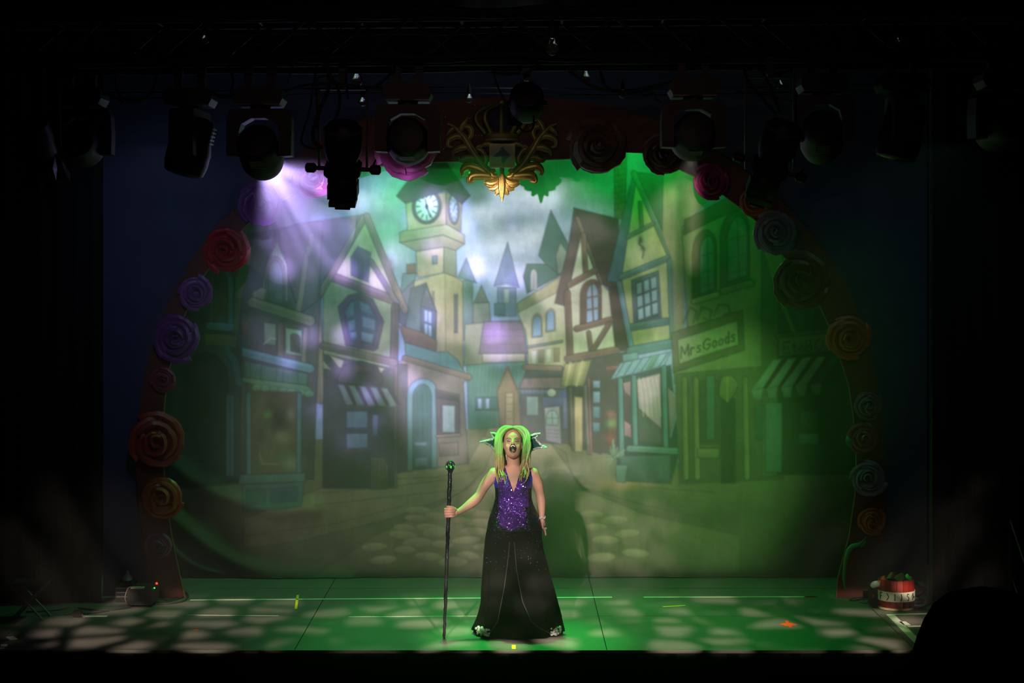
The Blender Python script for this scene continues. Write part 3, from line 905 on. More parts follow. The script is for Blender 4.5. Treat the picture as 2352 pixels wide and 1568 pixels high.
poly([(1534, 890), (1552, 905), (1556, 940), (1538, 1002)], (0.66, 0.52, 0.58), ink=0.3)
line([(1546, 905), (1562, 920), (1540, 1002)], 3, (0.62, 0.68, 0.76), 0.6)
for x, y0, y1 in ((1425, 872, 1064), (1456, 866, 1032), (1525, 844, 1034)):
    beam((x, y0), (x + 4, y1), 11, (0.34, 0.50, 0.50))
beam((1446, 1030), (1564, 1036), 15, (0.38, 0.52, 0.50))
poly([(1424, 1046), (1540, 1044), (1540, 1110), (1430, 1104)], (0.30, 0.42, 0.40), (0.24, 0.32, 0.3))
for i in range(26):
    a = random.uniform(0, 6.28)
    r = random.uniform(8, 30)
    x, y = 1408 + r * math.cos(a), 1040 + r * 1.1 * math.sin(a)
    line([(1410 + 0.3 * (x - 1410), 1050 + 0.3 * (y - 1050)), (x, y)], 3.5, (0.50, 0.60, 0.48) if i % 2 else (0.36, 0.46, 0.36), 0.6)
poly([(1414, 1068), (1442, 1068), (1436, 1108), (1416, 1106)], (0.42, 0.54, 0.52))

# tall cream house with the sign
poly([(1524, 380), (1600, 380), (1640, 440), (1572, 520), (1570, 800), (1548, 800), (1545, 600), (1522, 540)], (0.72, 0.66, 0.52), (0.62, 0.58, 0.40), ink=0.2)
poly([(1566, 520), (1650, 478), (1740, 430), (1800, 560), (1790, 700), (1785, 880), (1548, 880), (1548, 790), (1580, 770)], (0.72, 0.70, 0.48), (0.58, 0.56, 0.36))
poly([(1572, 505), (1650, 465), (1760, 400), (1790, 440), (1735, 470), (1650, 500), (1570, 540)], (0.56, 0.50, 0.36), (0.48, 0.44, 0.30))
for (x0, y0, x1, y1, l) in ((1590, 534, 1646, 690, -12), (1654, 492, 1722, 662, -16)):
    poly(archwin(x0, y0, x1, y1, l, 0.3), (0.54, 0.50, 0.34), (0.46, 0.44, 0.30))
    poly(archwin(x0 + 17, y0 + 14, x1 - 5, y1 - 14, l, 0.3), (0.52, 0.66, 0.60), (0.44, 0.58, 0.56))
    line([((x0 + x1) / 2 + 6, y0 + 12), ((x0 + x1) / 2 + 10, y1 - 18)], 3, (0.36, 0.40, 0.30), 0.7)
    for f in (0.35, 0.6, 0.8):
        line([(x0 + 17, y0 + (y1 - y0) * f), (x1 - 5, y0 + (y1 - y0) * f + l * .8)], 3, (0.38, 0.42, 0.3), 0.6)
beam((1594, 692), (1648, 676), 13, (0.72, 0.68, 0.46))
beam((1660, 668), (1726, 650), 16, (0.60, 0.56, 0.40))
for pts in ([(1570, 740), (1585, 705), (1600, 715), (1592, 740)], [(1600, 735), (1612, 705), (1634, 712), (1630, 735), (1616, 730)], [(1640, 725), (1650, 700), (1672, 700), (1678, 718), (1662, 722)], [(1590, 752), (1620, 742), (1660, 730), (1690, 716)]):
    line(pts, 6, (0.42, 0.42, 0.30), 0.7)
poly([(1542, 764), (1706, 712), (1710, 804), (1546, 856)], (0.50, 0.46, 0.30), (0.44, 0.40, 0.27))
poly([(1556, 780), (1694, 736), (1697, 792), (1560, 836)], (0.70, 0.70, 0.48), (0.62, 0.62, 0.42))
def letters(word, x, y, h, dx, dy, c, wd):
    G = {'M': [[(0, 1), (.05, 0), (.45, .8), (.85, 0), (.9, 1)]], 'r': [[(.15, 1), (.15, .4)], [(.15, .55), (.45, .4), (.7, .5)]], 's': [[(.7, .45), (.3, .4), (.2, .58), (.65, .75), (.6, .97), (.15, .95)]],
         'G': [[(.85, .2), (.5, 0), (.1, .3), (.1, .75), (.5, 1), (.85, .8), (.85, .55), (.55, .55)]], 'o': [[(.5, .4), (.15, .6), (.2, .9), (.5, 1), (.8, .85), (.8, .55), (.5, .4)]],
         'd': [[(.75, 0), (.75, 1)], [(.75, .5), (.4, .42), (.15, .65), (.25, .95), (.55, .98), (.75, .85)]], 't': [[(.4, .1), (.4, .9), (.7, 1)], [(.15, .4), (.7, .4)]], 'B': [[(.1, 0), (.1, 1), (.7, .95), (.75, .6), (.1, .5), (.65, .4), (.6, .05), (.1, 0)]],
         'E': [[(.8, 0), (.1, 0), (.1, 1), (.8, 1)], [(.1, .5), (.6, .5)]], 'O': [[(.5, 0), (.1, .3), (.1, .75), (.5, 1), (.9, .7), (.9, .3), (.5, 0)]]}
    for ch in word:
        w = h * (0.78 if ch.isupper() else 0.52)
        for st in G.get(ch, []):
            line([(x + u * w, y + u * w * dy + v * h) for u, v in st], wd, c, 0.85)
        x += w + h * .06
        y += (w + h * .06) * dy
letters('MrsGoods', 1564, 796, 25, 1, -0.31, (0.30, 0.30, 0.20), 4.2)
line([(1592, 824), (1640, 808), (1690, 794)], 3, (0.34, 0.34, 0.22), 0.7)
# its ground floor
poly([(1550, 858), (1786, 838), (1800, 1100), (1560, 1112)], (0.46, 0.44, 0.28), (0.36, 0.34, 0.22), ink=0.3)
for x in (1572, 1598, 1660, 1712):
    beam((x, 870), (x + 4, 1096), 12, (0.54, 0.50, 0.30))
poly(quad(1608, 874, 1652, 1018), (0.40, 0.38, 0.26), ink=0.3)
poly(quad(1622, 862, 1642, 1010), (0.38, 0.52, 0.46))
poly(quad(1602, 1030, 1652, 1052), (0.56, 0.52, 0.34))
poly(quad(1656, 915, 1690, 1110), (0.28, 0.30, 0.20), ink=0.2)
poly([(1660, 864), (1682, 862), (1697, 880), (1690, 900), (1672, 926), (1652, 908), (1652, 888)], (0.60, 0.56, 0.32))
line([(1671, 866), (1671, 922)], 2.5, (0.72, 0.68, 0.4), 0.7)
# right-hand house, awning and sign
poly([(1786, 690), (1830, 560), (2050, 560), (2050, 1090), (1786, 1090)], (0.34, 0.38, 0.28), (0.27, 0.26, 0.19), ink=0.3)
poly([(1750, 560), (1786, 690), (1786, 1090), (1750, 1095), (1748, 700)], (0.50, 0.50, 0.34), ink=0.3)
for pts in ([(1798, 700), (1826, 765)], [(1830, 705), (1842, 755)], [(1868, 705), (1860, 755)]):
    line(pts, 9, (0.62, 0.60, 0.42), 0.7)
poly([(1806, 700), (1880, 700), (1868, 768), (1830, 768)], (0.26, 0.33, 0.40), alpha=.8)
beam((1784, 772), (1910, 760), 10, (0.40, 0.40, 0.27))
poly([(1788, 776), (1912, 764), (1912, 806), (1788, 818)], (0.54, 0.56, 0.40), (0.46, 0.48, 0.34))
letters('EtoBO', 1797, 786, 26, 1, -0.09, (0.28, 0.30, 0.22), 4)
for i in range(5):
    x = 1776 + i * 34
    poly([(x, 826 - i * 2), (x + 20, 824 - i * 2), (x - 24, 892 - i * 3), (x - 50, 896 - i * 3)], (0.66, 0.72, 0.68) if i < 4 else (0.42, 0.44, 0.38), ink=0.2)
    poly([(x + 20, 824 - i * 2), (x + 34, 824 - i * 2), (x + 4, 890 - i * 3), (x - 24, 892 - i * 3)], (0.42, 0.26, 0.24), ink=0.1)
    poly([(x - 50, 896 - i * 3), (x - 24, 892 - i * 3), (x - 28, 918 - i * 3), (x - 44, 918 - i * 3)], (0.58, 0.64, 0.60), ink=0.2)
poly(quad(1758, 924, 1796, 1084), (0.42, 0.54, 0.52), (0.34, 0.46, 0.46))
poly(quad(1734, 930, 1752, 1010), (0.30, 0.42, 0.40), ink=0.3)
poly(quad(1840, 944, 1878, 984), (0.36, 0.44, 0.42), ink=0.3)
poly(quad(1836, 996, 1880, 1020), (0.44, 0.54, 0.52), ink=0.3)

# left: house with the round-headed purple window
poly([(745, 505), (838, 492), (800, 590), (735, 690), (715, 760), (690, 620)], (0.50, 0.42, 0.52), (0.46, 0.40, 0.46))
poly([(838, 492), (755, 640), (742, 680), (742, 1120), (912, 1120), (912, 712), (925, 705)], (0.70, 0.72, 0.52), (0.42, 0.42, 0.36))
poly([(838, 510), (768, 632), (915, 694)], (0.78, 0.70, 0.56), (0.72, 0.68, 0.5))
poly([(806, 590), (822, 566), (852, 580), (846, 648), (806, 632)], (0.46, 0.39, 0.54), (0.40, 0.35, 0.47))
for x in (814, 824, 834, 843):
    line([(x, 580), (x - 1, 640)], 1.6, (0.30, 0.26, 0.36), 0.5)
beam((764, 636), (918, 694), 21, (0.52, 0.40, 0.40))
beam((836, 500), (734, 676), 15, (0.58, 0.46, 0.44))
beam((842, 496), (930, 712), 15, (0.56, 0.44, 0.42))
beam((852, 600), (912, 696), 12, (0.50, 0.40, 0.44))
poly([(794, 794), (776, 704), (800, 678), (824, 672), (856, 686), (882, 738), (868, 800), (858, 806)], (0.44, 0.35, 0.44), (0.38, 0.30, 0.40))
poly([(802, 782), (790, 712), (806, 692), (824, 686), (850, 698), (870, 740), (858, 792)], (0.34, 0.40, 0.50), ink=0.4)
for pts in ([(794, 715), (806, 696), (812, 694), (814, 724), (797, 730)], [(798, 738), (815, 734), (817, 756), (802, 758)], [(826, 692), (848, 702), (858, 724), (830, 716)], [(832, 726), (862, 734), (861, 758), (832, 750)], [(830, 762), (858, 768), (854, 788), (830, 780)], [(804, 764), (818, 762), (820, 776), (806, 776)]):
    poly(pts, (0.46, 0.56, 0.66), ink=0.2)
line([(823, 686), (824, 800)], 6, (0.42, 0.33, 0.42))
beam((722, 655), (736, 915), 24, (0.58, 0.50, 0.40))
beam((908, 705), (900, 1080), 18, (0.44, 0.36, 0.34))
beam((742, 794), (906, 832), 17, (0.46, 0.40, 0.34))
poly([(742, 812), (906, 846), (906, 1120), (742, 1120)], (0.34, 0.34, 0.30), (0.27, 0.28, 0.24), ink=0.3)
for pts in ([(742, 828), (762, 850), (742, 846)], [(756, 815), (790, 828), (784, 845), (776, 842)], [(866, 842), (884, 846), (872, 860)]):
    poly(pts, (0.70, 0.70, 0.48), ink=0.4)
poly([(772, 872), (790, 838), (830, 828), (868, 842), (880, 872), (872, 884), (780, 880)], (0.30, 0.28, 0.28), (0.36, 0.32, 0.30))
ell(834, 850, 26, 9, (0.40, 0.32, 0.30), ink=0.2)
for i in range(5):
    x = 776 + i * 25
    poly([(x, 883 + i * 2), (x + 14, 884 + i * 2), (x + 36, 928 + i * 1), (x + 20, 930 + i)], (0.54, 0.58, 0.58) if i % 2 == 0 else (0.50, 0.58, 0.52), ink=0.2)
    poly([(x + 14, 884 + i * 2), (x + 25, 885 + i * 2), (x + 44, 929), (x + 36, 929)], (0.36, 0.29, 0.31), ink=0.1)
for y0, y1 in ((944, 983), (995, 1031)):
    poly(quad(796, y0, 845, y1), (0.42, 0.53, 0.56), (0.37, 0.47, 0.5))
poly(quad(856, 952, 868, 1000), (0.44, 0.50, 0.60), ink=0.3)
beam((790, 1036), (852, 1034), 12, (0.33, 0.29, 0.26))
poly([(852, 1050), (882, 1050), (893, 1070), (890, 1122), (850, 1124)], (0.42, 0.40, 0.27), (0.34, 0.32, 0.22))
for k_ in range(4):
    line([(858 + k_ * 9, 1056), (858 + k_ * 8.4, 1120)], 1.8, (0.25, 0.23, 0.17), 0.6)
poly(quad(742, 1040, 850, 1122), (0.28, 0.29, 0.25), alpha=.6, ink=0.2)
for (x, y) in ((885, 592), (893, 600), (888, 612), (900, 618), (896, 606)):
    blob(x, y, 8, 7, (0.54, 0.42, 0.50), .8)

# left: house with balcony beam and draper's window
poly([(545, 545), (640, 525), (740, 505), (735, 690), (720, 1100), (545, 1110)], (0.50, 0.46, 0.47), (0.32, 0.32, 0.28))
poly([(560, 540), (637, 528), (612, 600), (596, 700), (548, 720)], (0.42, 0.46, 0.47), (0.38, 0.40, 0.4))
poly([(640, 530), (690, 512), (742, 508), (730, 690), (688, 720), (662, 640), (650, 590)], (0.54, 0.46, 0.50), (0.46, 0.42, 0.43))
poly([(637, 552), (607, 620), (598, 700), (640, 715), (662, 690), (660, 610)], (0.66, 0.74, 0.58), (0.58, 0.64, 0.50))
poly(archwin(608, 586, 656, 702, 4, 0.32), (0.52, 0.52, 0.44), (0.46, 0.46, 0.4))
poly(archwin(616, 596, 650, 694, 3, 0.32), (0.44, 0.50, 0.46), (0.42, 0.54, 0.48))
for (x, y, r_) in ((615, 690, 16), (640, 696, 14), (600, 672, 10), (655, 700, 9), (626, 676, 10)):
    blob(x, y, r_, r_ * .8, (0.32, 0.42, 0.34), .7)
poly([(580, 672), (600, 660), (612, 664), (604, 700), (582, 690)], (0.70, 0.66, 0.56), ink=0.3)
line([(716, 540), (712, 575), (704, 590), (690, 690), (684, 716)], 13, (0.66, 0.58, 0.50), 0.9, 1.5, 0.4)
poly(quad(704, 566, 714, 588), (0.76, 0.70, 0.66), ink=0.3)
beam((580, 694), (712, 736), 24, (0.62, 0.56, 0.46))
poly([(566, 712), (712, 752), (712, 842), (560, 812)], (0.44, 0.43, 0.38), (0.38, 0.37, 0.33), ink=0.3)
poly(quad(606, 740, 634, 790, 3), (0.60, 0.68, 0.50), (0.52, 0.58, 0.44))
line([(606, 790), (622, 776), (632, 778)], 3, (0.74, 0.76, 0.6), 0.7)
beam((646, 745), (644, 825), 14, (0.50, 0.44, 0.36))
poly(quad(656, 752, 694, 812, 6), (0.62, 0.76, 0.60))
poly(archwin(668, 764, 690, 806, 5, 0.2), (0.46, 0.42, 0.36))
beam((702, 755), (698, 836), 11, (0.52, 0.48, 0.40))
blob(566, 790, 16, 24, (0.30, 0.36, 0.28), .8)
poly(quad(552, 735, 572, 772), (0.58, 0.40, 0.34), ink=0.2)
beam((548, 806), (712, 846), 21, (0.40, 0.58, 0.60))
poly([(560, 828), (708, 858), (706, 884), (562, 870)], (0.40, 0.50, 0.50), (0.36, 0.55, 0.46))
for x in (575, 600, 634, 650, 684):
    line([(x, 832 + (x - 560) * .2), (x, 872 + (x - 560) * .07)], 3, (0.28, 0.36, 0.35), 0.7)
poly([(556, 866), (702, 884), (716, 892), (718, 908), (694, 906), (600, 888), (556, 876)], (0.48, 0.66, 0.52), (0.38, 0.56, 0.42))
for x in range(590, 716, 20):
    ell(x, 890 + (x - 590) * .12, 11, 8, (0.50, 0.68, 0.54), ink=0.25)
poly(quad(568, 900, 690, 1092), (0.44, 0.36, 0.28), (0.42, 0.42, 0.28), ink=0.3)
for (x, y, rx, ry, c, al) in ((640, 965, 22, 30, (0.27, 0.22, 0.24), .9), (615, 952, 8, 8, (0.42, 0.66, 0.34), .8), (648, 1005, 16, 14, (0.62, 0.58, 0.46), .8), (600, 1000, 10, 20, (0.30, 0.28, 0.26), .7), (668, 1064, 22, 16, (0.56, 0.62, 0.46), .8),
                              (620, 1040, 26, 20, (0.50, 0.44, 0.33), .7), (668, 950, 10, 14, (0.55, 0.55, 0.47), .7), (630, 905, 26, 10, (0.40, 0.28, 0.27), .7), (646, 1048, 18, 10, (0.36, 0.48, 0.30), .7)):
    blob(x, y, rx, ry, c, al)
line([(596, 1040), (602, 1064), (640, 1066)], 4, (0.60, 0.56, 0.44), 0.7)
for x in (530, 570, 688):
    beam((x, 905), (x - 1 if x > 600 else x + 2, 1094), 11, (0.36, 0.50, 0.54))
poly(quad(540, 920, 560, 1090), (0.50, 0.38, 0.31), alpha=.8, ink=0.2)
poly([(548, 1090), (700, 1086), (702, 1106), (548, 1112)], (0.38, 0.54, 0.52), (0.33, 0.47, 0.45))
poly([(556, 1112), (698, 1106), (694, 1160), (640, 1168), (560, 1172)], (0.33, 0.47, 0.46), (0.28, 0.40, 0.38))
poly([(620, 1122), (684, 1118), (682, 1150), (622, 1154)], (0.30, 0.42, 0.46), ink=0.4)
poly([(566, 1124), (610, 1122), (610, 1154), (568, 1158)], (0.30, 0.43, 0.40), ink=0.4)

# far left house
poly([(330, 560), (545, 545), (556, 800), (548, 1110), (330, 1130)], (0.36, 0.36, 0.34), (0.22, 0.21, 0.18), ink=0.3)
poly(archwin(484, 608, 536, 752, 2, 0.3), (0.34, 0.47, 0.62), (0.36, 0.52, 0.70))
poly(archwin(488, 618, 524, 744, 2, 0.3), (0.28, 0.32, 0.28), (0.34, 0.32, 0.28))
beam((482, 748), (538, 752), 18, (0.36, 0.53, 0.70))
poly([(540, 640), (572, 560), (580, 580), (556, 680), (546, 770), (536, 770)], (0.56, 0.53, 0.42), ink=0.4)
poly([(470, 765), (546, 770), (540, 800), (470, 795)], (0.58, 0.47, 0.37))
poly(archwin(430, 792, 552, 1100, 0, 0.22), (0.30, 0.34, 0.40), (0.26, 0.3, 0.33), ink=0.3)
poly(archwin(420, 806, 524, 1108, 0, 0.22), (0.24, 0.20, 0.17), (0.27, 0.24, 0.17), ink=0.3)
line([(520, 800), (540, 830), (548, 880)], 13, (0.36, 0.44, 0.58), 0.85, 2.0)
for x in (524, 533):
    beam((x, 910), (x, 1090), 9, (0.33, 0.43, 0.52))
# plain hem
poly([(330, 1318), (2050, 1318), (2050, 1340), (330, 1340)], (0.30, 0.34, 0.28), (0.36, 0.40, 0.34), soft=4, ink=0.1)

# canvas weave and brush grain
IMG = IMG * 1.0
g1 = rng.normal(0, 1, (NY, NX))
gv = np.repeat(rng.normal(0, 1, (NY // 12 + 1, NX)), 12, axis=0)[:NY]
def mottle(n, m):                                   # smooth value noise on an n x m lattice
    L = rng.normal(0, 1, (n + 2, m + 2))
    yy, xx = np.linspace(0, n, NY), np.linspace(0, m, NX)
    j, i = yy.astype(int), xx.astype(int)
    fy, fx = (yy - j)[:, None], (xx - i)[None, :]
    fy, fx = fy * fy * (3 - 2 * fy), fx * fx * (3 - 2 * fx)
    a, b_, c_, d_ = L[np.ix_(j, i)], L[np.ix_(j, i + 1)], L[np.ix_(j + 1, i)], L[np.ix_(j + 1, i + 1)]
    return (a * (1 - fx) + b_ * fx) * (1 - fy) + (c_ * (1 - fx) + d_ * fx) * fy
brush = 0.055 * mottle(24, 40) + 0.050 * mottle(40, 190) + 0.035 * mottle(110, 130)
IMG *= np.clip(1 + 0.03 * g1 + 0.03 * gv + brush, 0.65, 1.35)[..., None]
lum = (IMG @ np.array([0.3, 0.59, 0.11]))[..., None]
IMG = lum + (IMG - lum) * 0.72                      # chalky scenic paint
IMG = IMG * 0.86 + 0.05
def soften(A):
    A = (np.roll(A, 1, 0) + 2 * A + np.roll(A, -1, 0)) / 4
    return (np.roll(A, 1, 1) + 2 * A + np.roll(A, -1, 1)) / 4
IMG = np.clip(soften(IMG) * 0.78, 0.0, 0.9)

# cloth geometry: gentle vertical ripples, and the pulled swags at the lower left corner
Xp, Yp = np.meshgrid(gx, gy)
dep = 0.010 * np.sin(Xp / 37.0 + 0.8 * np.sin(Yp / 140.0)) + 0.006 * np.sin(Xp / 17.0 + 1.7) * (Yp - CY0) / (CY1 - CY0)
def ridge(pts, wd, amp):
    q = [(v.x, v.z) for v in spline([(a, 0, b) for a, b in pts], 8)]
    d = np.full(Xp.shape, 1e9)
    for a, b in zip(q, q[1:]):
        d = np.minimum(d, seg_dist(Xp, Yp, a, b))
    return -amp * np.exp(-(d / wd) ** 2)
dep += ridge([(380, 1050), (450, 1105), (540, 1150), (640, 1172), (720, 1168)], 20, 0.050)
dep += ridge([(390, 1180), (450, 1230), (540, 1290), (660, 1322), (800, 1330)], 17, 0.055)
dep += ridge([(395, 1255), (450, 1298), (540, 1322), (640, 1332)], 11, 0.035)
sB = S(YB)
vx = (Xp - 1176.0) / sB
vz = CAMZ + (HOR - Yp) / sB
vz = np.maximum(vz, 0.004)
vs = np.stack([vx, dep, vz], axis=-1).reshape(-1, 3)
idx = np.arange(NX * NY).reshape(NY, NX)
quads = np.stack([idx[:-1, :-1], idx[1:, :-1], idx[1:, 1:], idx[:-1, 1:]], axis=-1).reshape(-1)
me = bpy.data.meshes.new('painted_backcloth')
me.vertices.add(NX * NY)
me.vertices.foreach_set('co', vs.astype(np.float32).ravel())
nf = (NX - 1) * (NY - 1)
me.loops.add(nf * 4)
me.loops.foreach_set('vertex_index', quads.astype(np.int32))
me.polygons.add(nf)
me.polygons.foreach_set('loop_start', np.arange(0, nf * 4, 4, dtype=np.int32))
me.polygons.foreach_set('use_smooth', np.ones(nf, bool))
me.update(calc_edges=True)
ca = me.color_attributes.new('paint', 'FLOAT_COLOR', 'POINT')
ca.data.foreach_set('color', np.concatenate([IMG.reshape(-1, 3), np.ones((NX * NY, 1))], axis=1).astype(np.float32).ravel())
m = bpy.data.materials.new('painted_canvas')
m.use_nodes = True
nt = m.node_tree
b = nt.nodes['Principled BSDF']
at = N(nt, 'ShaderNodeAttribute', attribute_name='paint')
tc = N(nt, 'ShaderNodeTexCoord')
nz = N(nt, 'ShaderNodeTexNoise')
nz.inputs['Scale'].default_value = 60.0
nt.links.new(tc.outputs['Object'], nz.inputs['Vector'])
mx = N(nt, 'ShaderNodeMix', data_type='RGBA', blend_type='MULTIPLY')
mx.inputs['Factor'].default_value = 0.18
nt.links.new(at.outputs['Color'], mx.inputs['A'])
nt.links.new(nz.outputs['Color'], mx.inputs['B'])
nt.links.new(mx.outputs['Result'], b.inputs['Base Color'])
b.inputs['Roughness'].default_value = 0.9
b.inputs['Specular IOR Level'].default_value = 0.15
me.materials.append(m)
cloth = bpy.data.objects.new('painted_backcloth', me)
col.objects.link(cloth)
cloth.location = (0, YB, 0)
tag(cloth, 'large cloth painted with a crooked village street, clock tower and shopfronts', 'backcloth')
# ------------------------------------------------------------------ foam roses on the arch
def rose_mesh_petal(r0, r1, h, span, seed, lift=0.25):
    """One rolled foam petal of a unit rose (radius 1, facing -y): an arc from r0 to r1 with a curled lip."""
    rr = random.Random(seed)
    mb = MB()
    nu, prof = 14, [(r0, 0.0), (r0 + (r1 - r0) * .35, h * .75), (r0 + (r1 - r0) * .7, h), (r1, h * .88), (r1 * 1.02, h * .55), (r1 * .97, 0.02)]
    rings = []
    wob = [rr.uniform(-.05, .05) for _ in range(nu + 1)]
    for i in range(nu + 1):
        t = i / nu
        a = -span / 2 + span * t
        sh = 1 - 0.30 * abs(2 * t - 1) ** 3
        k = 1 + wob[i] * .6 + 0.20 * (t - .5)
        rings.append([Vector((math.cos(a) * r * k, -hh * sh * (1 + wob[i]), math.sin(a) * r * k)) for r, hh in prof])
    n = len(prof)
    vs = [p for r in rings for p in r]
    fs = [(i * n + j, i * n + j + 1, (i + 1) * n + j + 1, (i + 1) * n + j) for i in range(nu) for j in range(n - 1)]
    fs += [tuple(range(n)), tuple(nu * n + j for j in range(n - 1, -1, -1))]
    mb.add(vs, fs)
    return mb
PET = []
for ring, (r0, r1, h, cnt, span) in enumerate([(0.58, 1.0, 0.40, 4, 2.2), (0.36, 0.74, 0.58, 3, 2.6), (0.16, 0.50, 0.72, 2, 3.4), (0.02, 0.26, 0.80, 1, 5.4)]):
    for k in range(cnt):
        PET.append((rose_mesh_petal(r0, r1, h, span, ring * 10 + k).mesh('petal', mat('foam_blank', (0.5, 0.5, 0.5)), smooth=True), 2 * math.pi * k / cnt + ring * 0.7))
BASE = MB().lathe([(0.01, 0.0), (0.9, 0.0), (0.97, 0.10), (0.9, 0.22), (0.5, 0.30), (0.01, 0.3)], 18, Matrix.Rotation(math.pi / 2, 4, 'X')).mesh('rose_base', mat('foam_blank', (0.5, 0.5, 0.5)), smooth=True)
ROSEC = {'red': (0.72, 0.10, 0.14), 'purple': (0.46, 0.22, 0.52), 'lilac': (0.52, 0.32, 0.58), 'mauve': (0.50, 0.36, 0.44), 'orange': (0.70, 0.34, 0.14), 'salmon': (0.66, 0.24, 0.18),
         'dusty': (0.58, 0.22, 0.30), 'pink': (0.78, 0.34, 0.52), 'brown': (0.42, 0.26, 0.20), 'magenta': (0.70, 0.16, 0.46), 'grey': (0.50, 0.44, 0.50), 'darkred': (0.40, 0.20, 0.14)}
roses = [
    (366, 1252, 31, 'mauve', 'small faded mauve rose, lowest on the left foot of the arch', 0.2),
    (373, 1140, 48, 'orange', 'rusty orange rose second from the bottom on the left of the arch', 0.9),
    (362, 1012, 62, 'salmon', 'largest red-brown rose low on the left side of the arch', 1.9),
    (376, 873, 30, 'dusty', 'small dusty red rose between the big purple rose and the large red-brown rose', 2.6),
    (407, 778, 50, 'purple', 'big purple rose halfway up the left side of the arch', 0.5),
    (450, 673, 38, 'lilac', 'medium lilac rose just below the glowing red rose on the left', 1.2),
    (521, 573, 52, 'red', 'red rose with a glowing right rim on the left shoulder of the arch', 3.0),
    (598, 470, 46, 'purple', 'dim violet rose crossed by the lavender beam on the arch', 0.3),
    (722, 412, 44, 'magenta', 'pink rose on the arch just left of the black profile spot', 1.1),
    (935, 345, 66, 'pink', 'large pink rose hanging under the arch behind a moving head', 2.2),
    (1370, 339, 64, 'brown', 'large dark brown rose right of the gold crest', 0.0),
    (1524, 352, 50, 'darkred', 'dark reddish rose half hidden by the moving head right of the crest', 1.4),
    (1632, 418, 40, 'magenta', 'small dark rose with a magenta lower rim on the right of the arch', 2.0),
    (1731, 462, 33, 'orange', 'small amber rose half hidden under the tilted profile spot', 0.8),
    (1776, 536, 50, 'grey', 'grey-lilac rose on the right shoulder of the arch', 0.2),
    (1839, 648, 65, 'darkred', 'largest dark brown rose on the right side of the arch', 1.7),
    (1948, 774, 50, 'orange', 'rusty orange rose halfway down the right side of the arch', 2.4),
    (1992, 930, 32, 'mauve', 'small rose rimmed green, highest of the three pale ones low on the right', 0.4),
    (1982, 1006, 35, 'dusty', 'pale rose with a leaf to its left, middle of three low on the right', 1.5),
    (1995, 1098, 40, 'grey', 'biggest of the three pale roses low on the right of the arch', 2.7),
    (2001, 1196, 31, 'orange', 'small orange rose, lowest on the right of the arch above the vine', 0.6)]
for (px, py, r, cname, label, ph) in roses:
    m = mat('rose_' + cname, tuple(x_ * 0.85 for x_ in ROSEC[cname]), 0.42, var=0.18, scale=5, bump=0.12, spec=0.45)
    c = P(px, py, YA - 0.02)
    R = r / S(YA)
    t = thing('foam_rose', label, 'rose', c, 'foam roses on the arch')
    t.rotation_euler = (random.uniform(-.12, .12), ph, random.uniform(-.12, .12))
    t.scale = (R, R * 0.9, R)
    for me_, a in [(BASE, 0.0)] + PET:
        o = bpy.data.objects.new('base' if me_ is BASE else 'petal', me_)
        col.objects.link(o)
        o.parent = t
        if me_ is not BASE:               # no two petals sit quite alike
            o.rotation_euler = (random.uniform(-.10, .10), a + random.uniform(-.45, .45), random.uniform(-.10, .10))
            k_ = random.uniform(.90, 1.08)
            o.scale = (k_, random.uniform(.85, 1.15), k_ * random.uniform(.92, 1.06))
            o.location = (random.uniform(-.05, .05), random.uniform(-.04, .04), random.uniform(-.05, .05))
        o.material_slots[0].link = 'OBJECT'
        o.material_slots[0].material = m
# little leaf beside one rose, and the vine climbing the right foot
lf = MB().tube(spline([P(1962, 1022, YA - .03), P(1950, 1012, YA - .06), P(1946, 1000, YA - .05)], 5), [0.02, 0.035, 0.04, 0.042, 0.04, 0.036, 0.03, 0.024, 0.016, 0.008, 0.002], 8, flat=0.35)
o = lf.build('foam_leaf', mat('leaf_green', (0.25, 0.45, 0.28), 0.5), None, P(1962, 1022, YA - .03), smooth=True)
tag(o, 'single curled leaf beside the pale rose low on the right', 'leaf')
vine = thing('foam_vine', 'twisting green vine climbing the right foot of the arch', 'vine', PF(1940, 1366))
MB().tube(spline([P(1941, 1352, YA - .03), P(1940, 1310, YA - .04), P(1946, 1275, YA - .05), P(1956, 1256, YA - .05), P(1972, 1250, YA - .05), P(1984, 1240, YA - .04), P(1990, 1231, YA - .03)], 7),
          [0.008 + 0.016 * math.sin(math.pi * min(1, i / 36)) for i in range(43)], 8).build('stem', mat('vine_green', (0.20, 0.50, 0.30), 0.4), vine, smooth=True)
for pts in ([(1946, 1290), (1938, 1318), (1940, 1345)], [(1972, 1250), (1980, 1252), (1990, 1242)], [(1956, 1256), (1948, 1262), (1940, 1290)]):
    MB().tube(spline([P(x, y, YA - .05) for x, y in pts], 6), [0.004 + 0.012 * math.sin(math.pi * i / 12) for i in range(13)], 6, flat=0.5).build('leaf', mat('vine_green', (0.2, 0.5, 0.3)), vine, smooth=True)

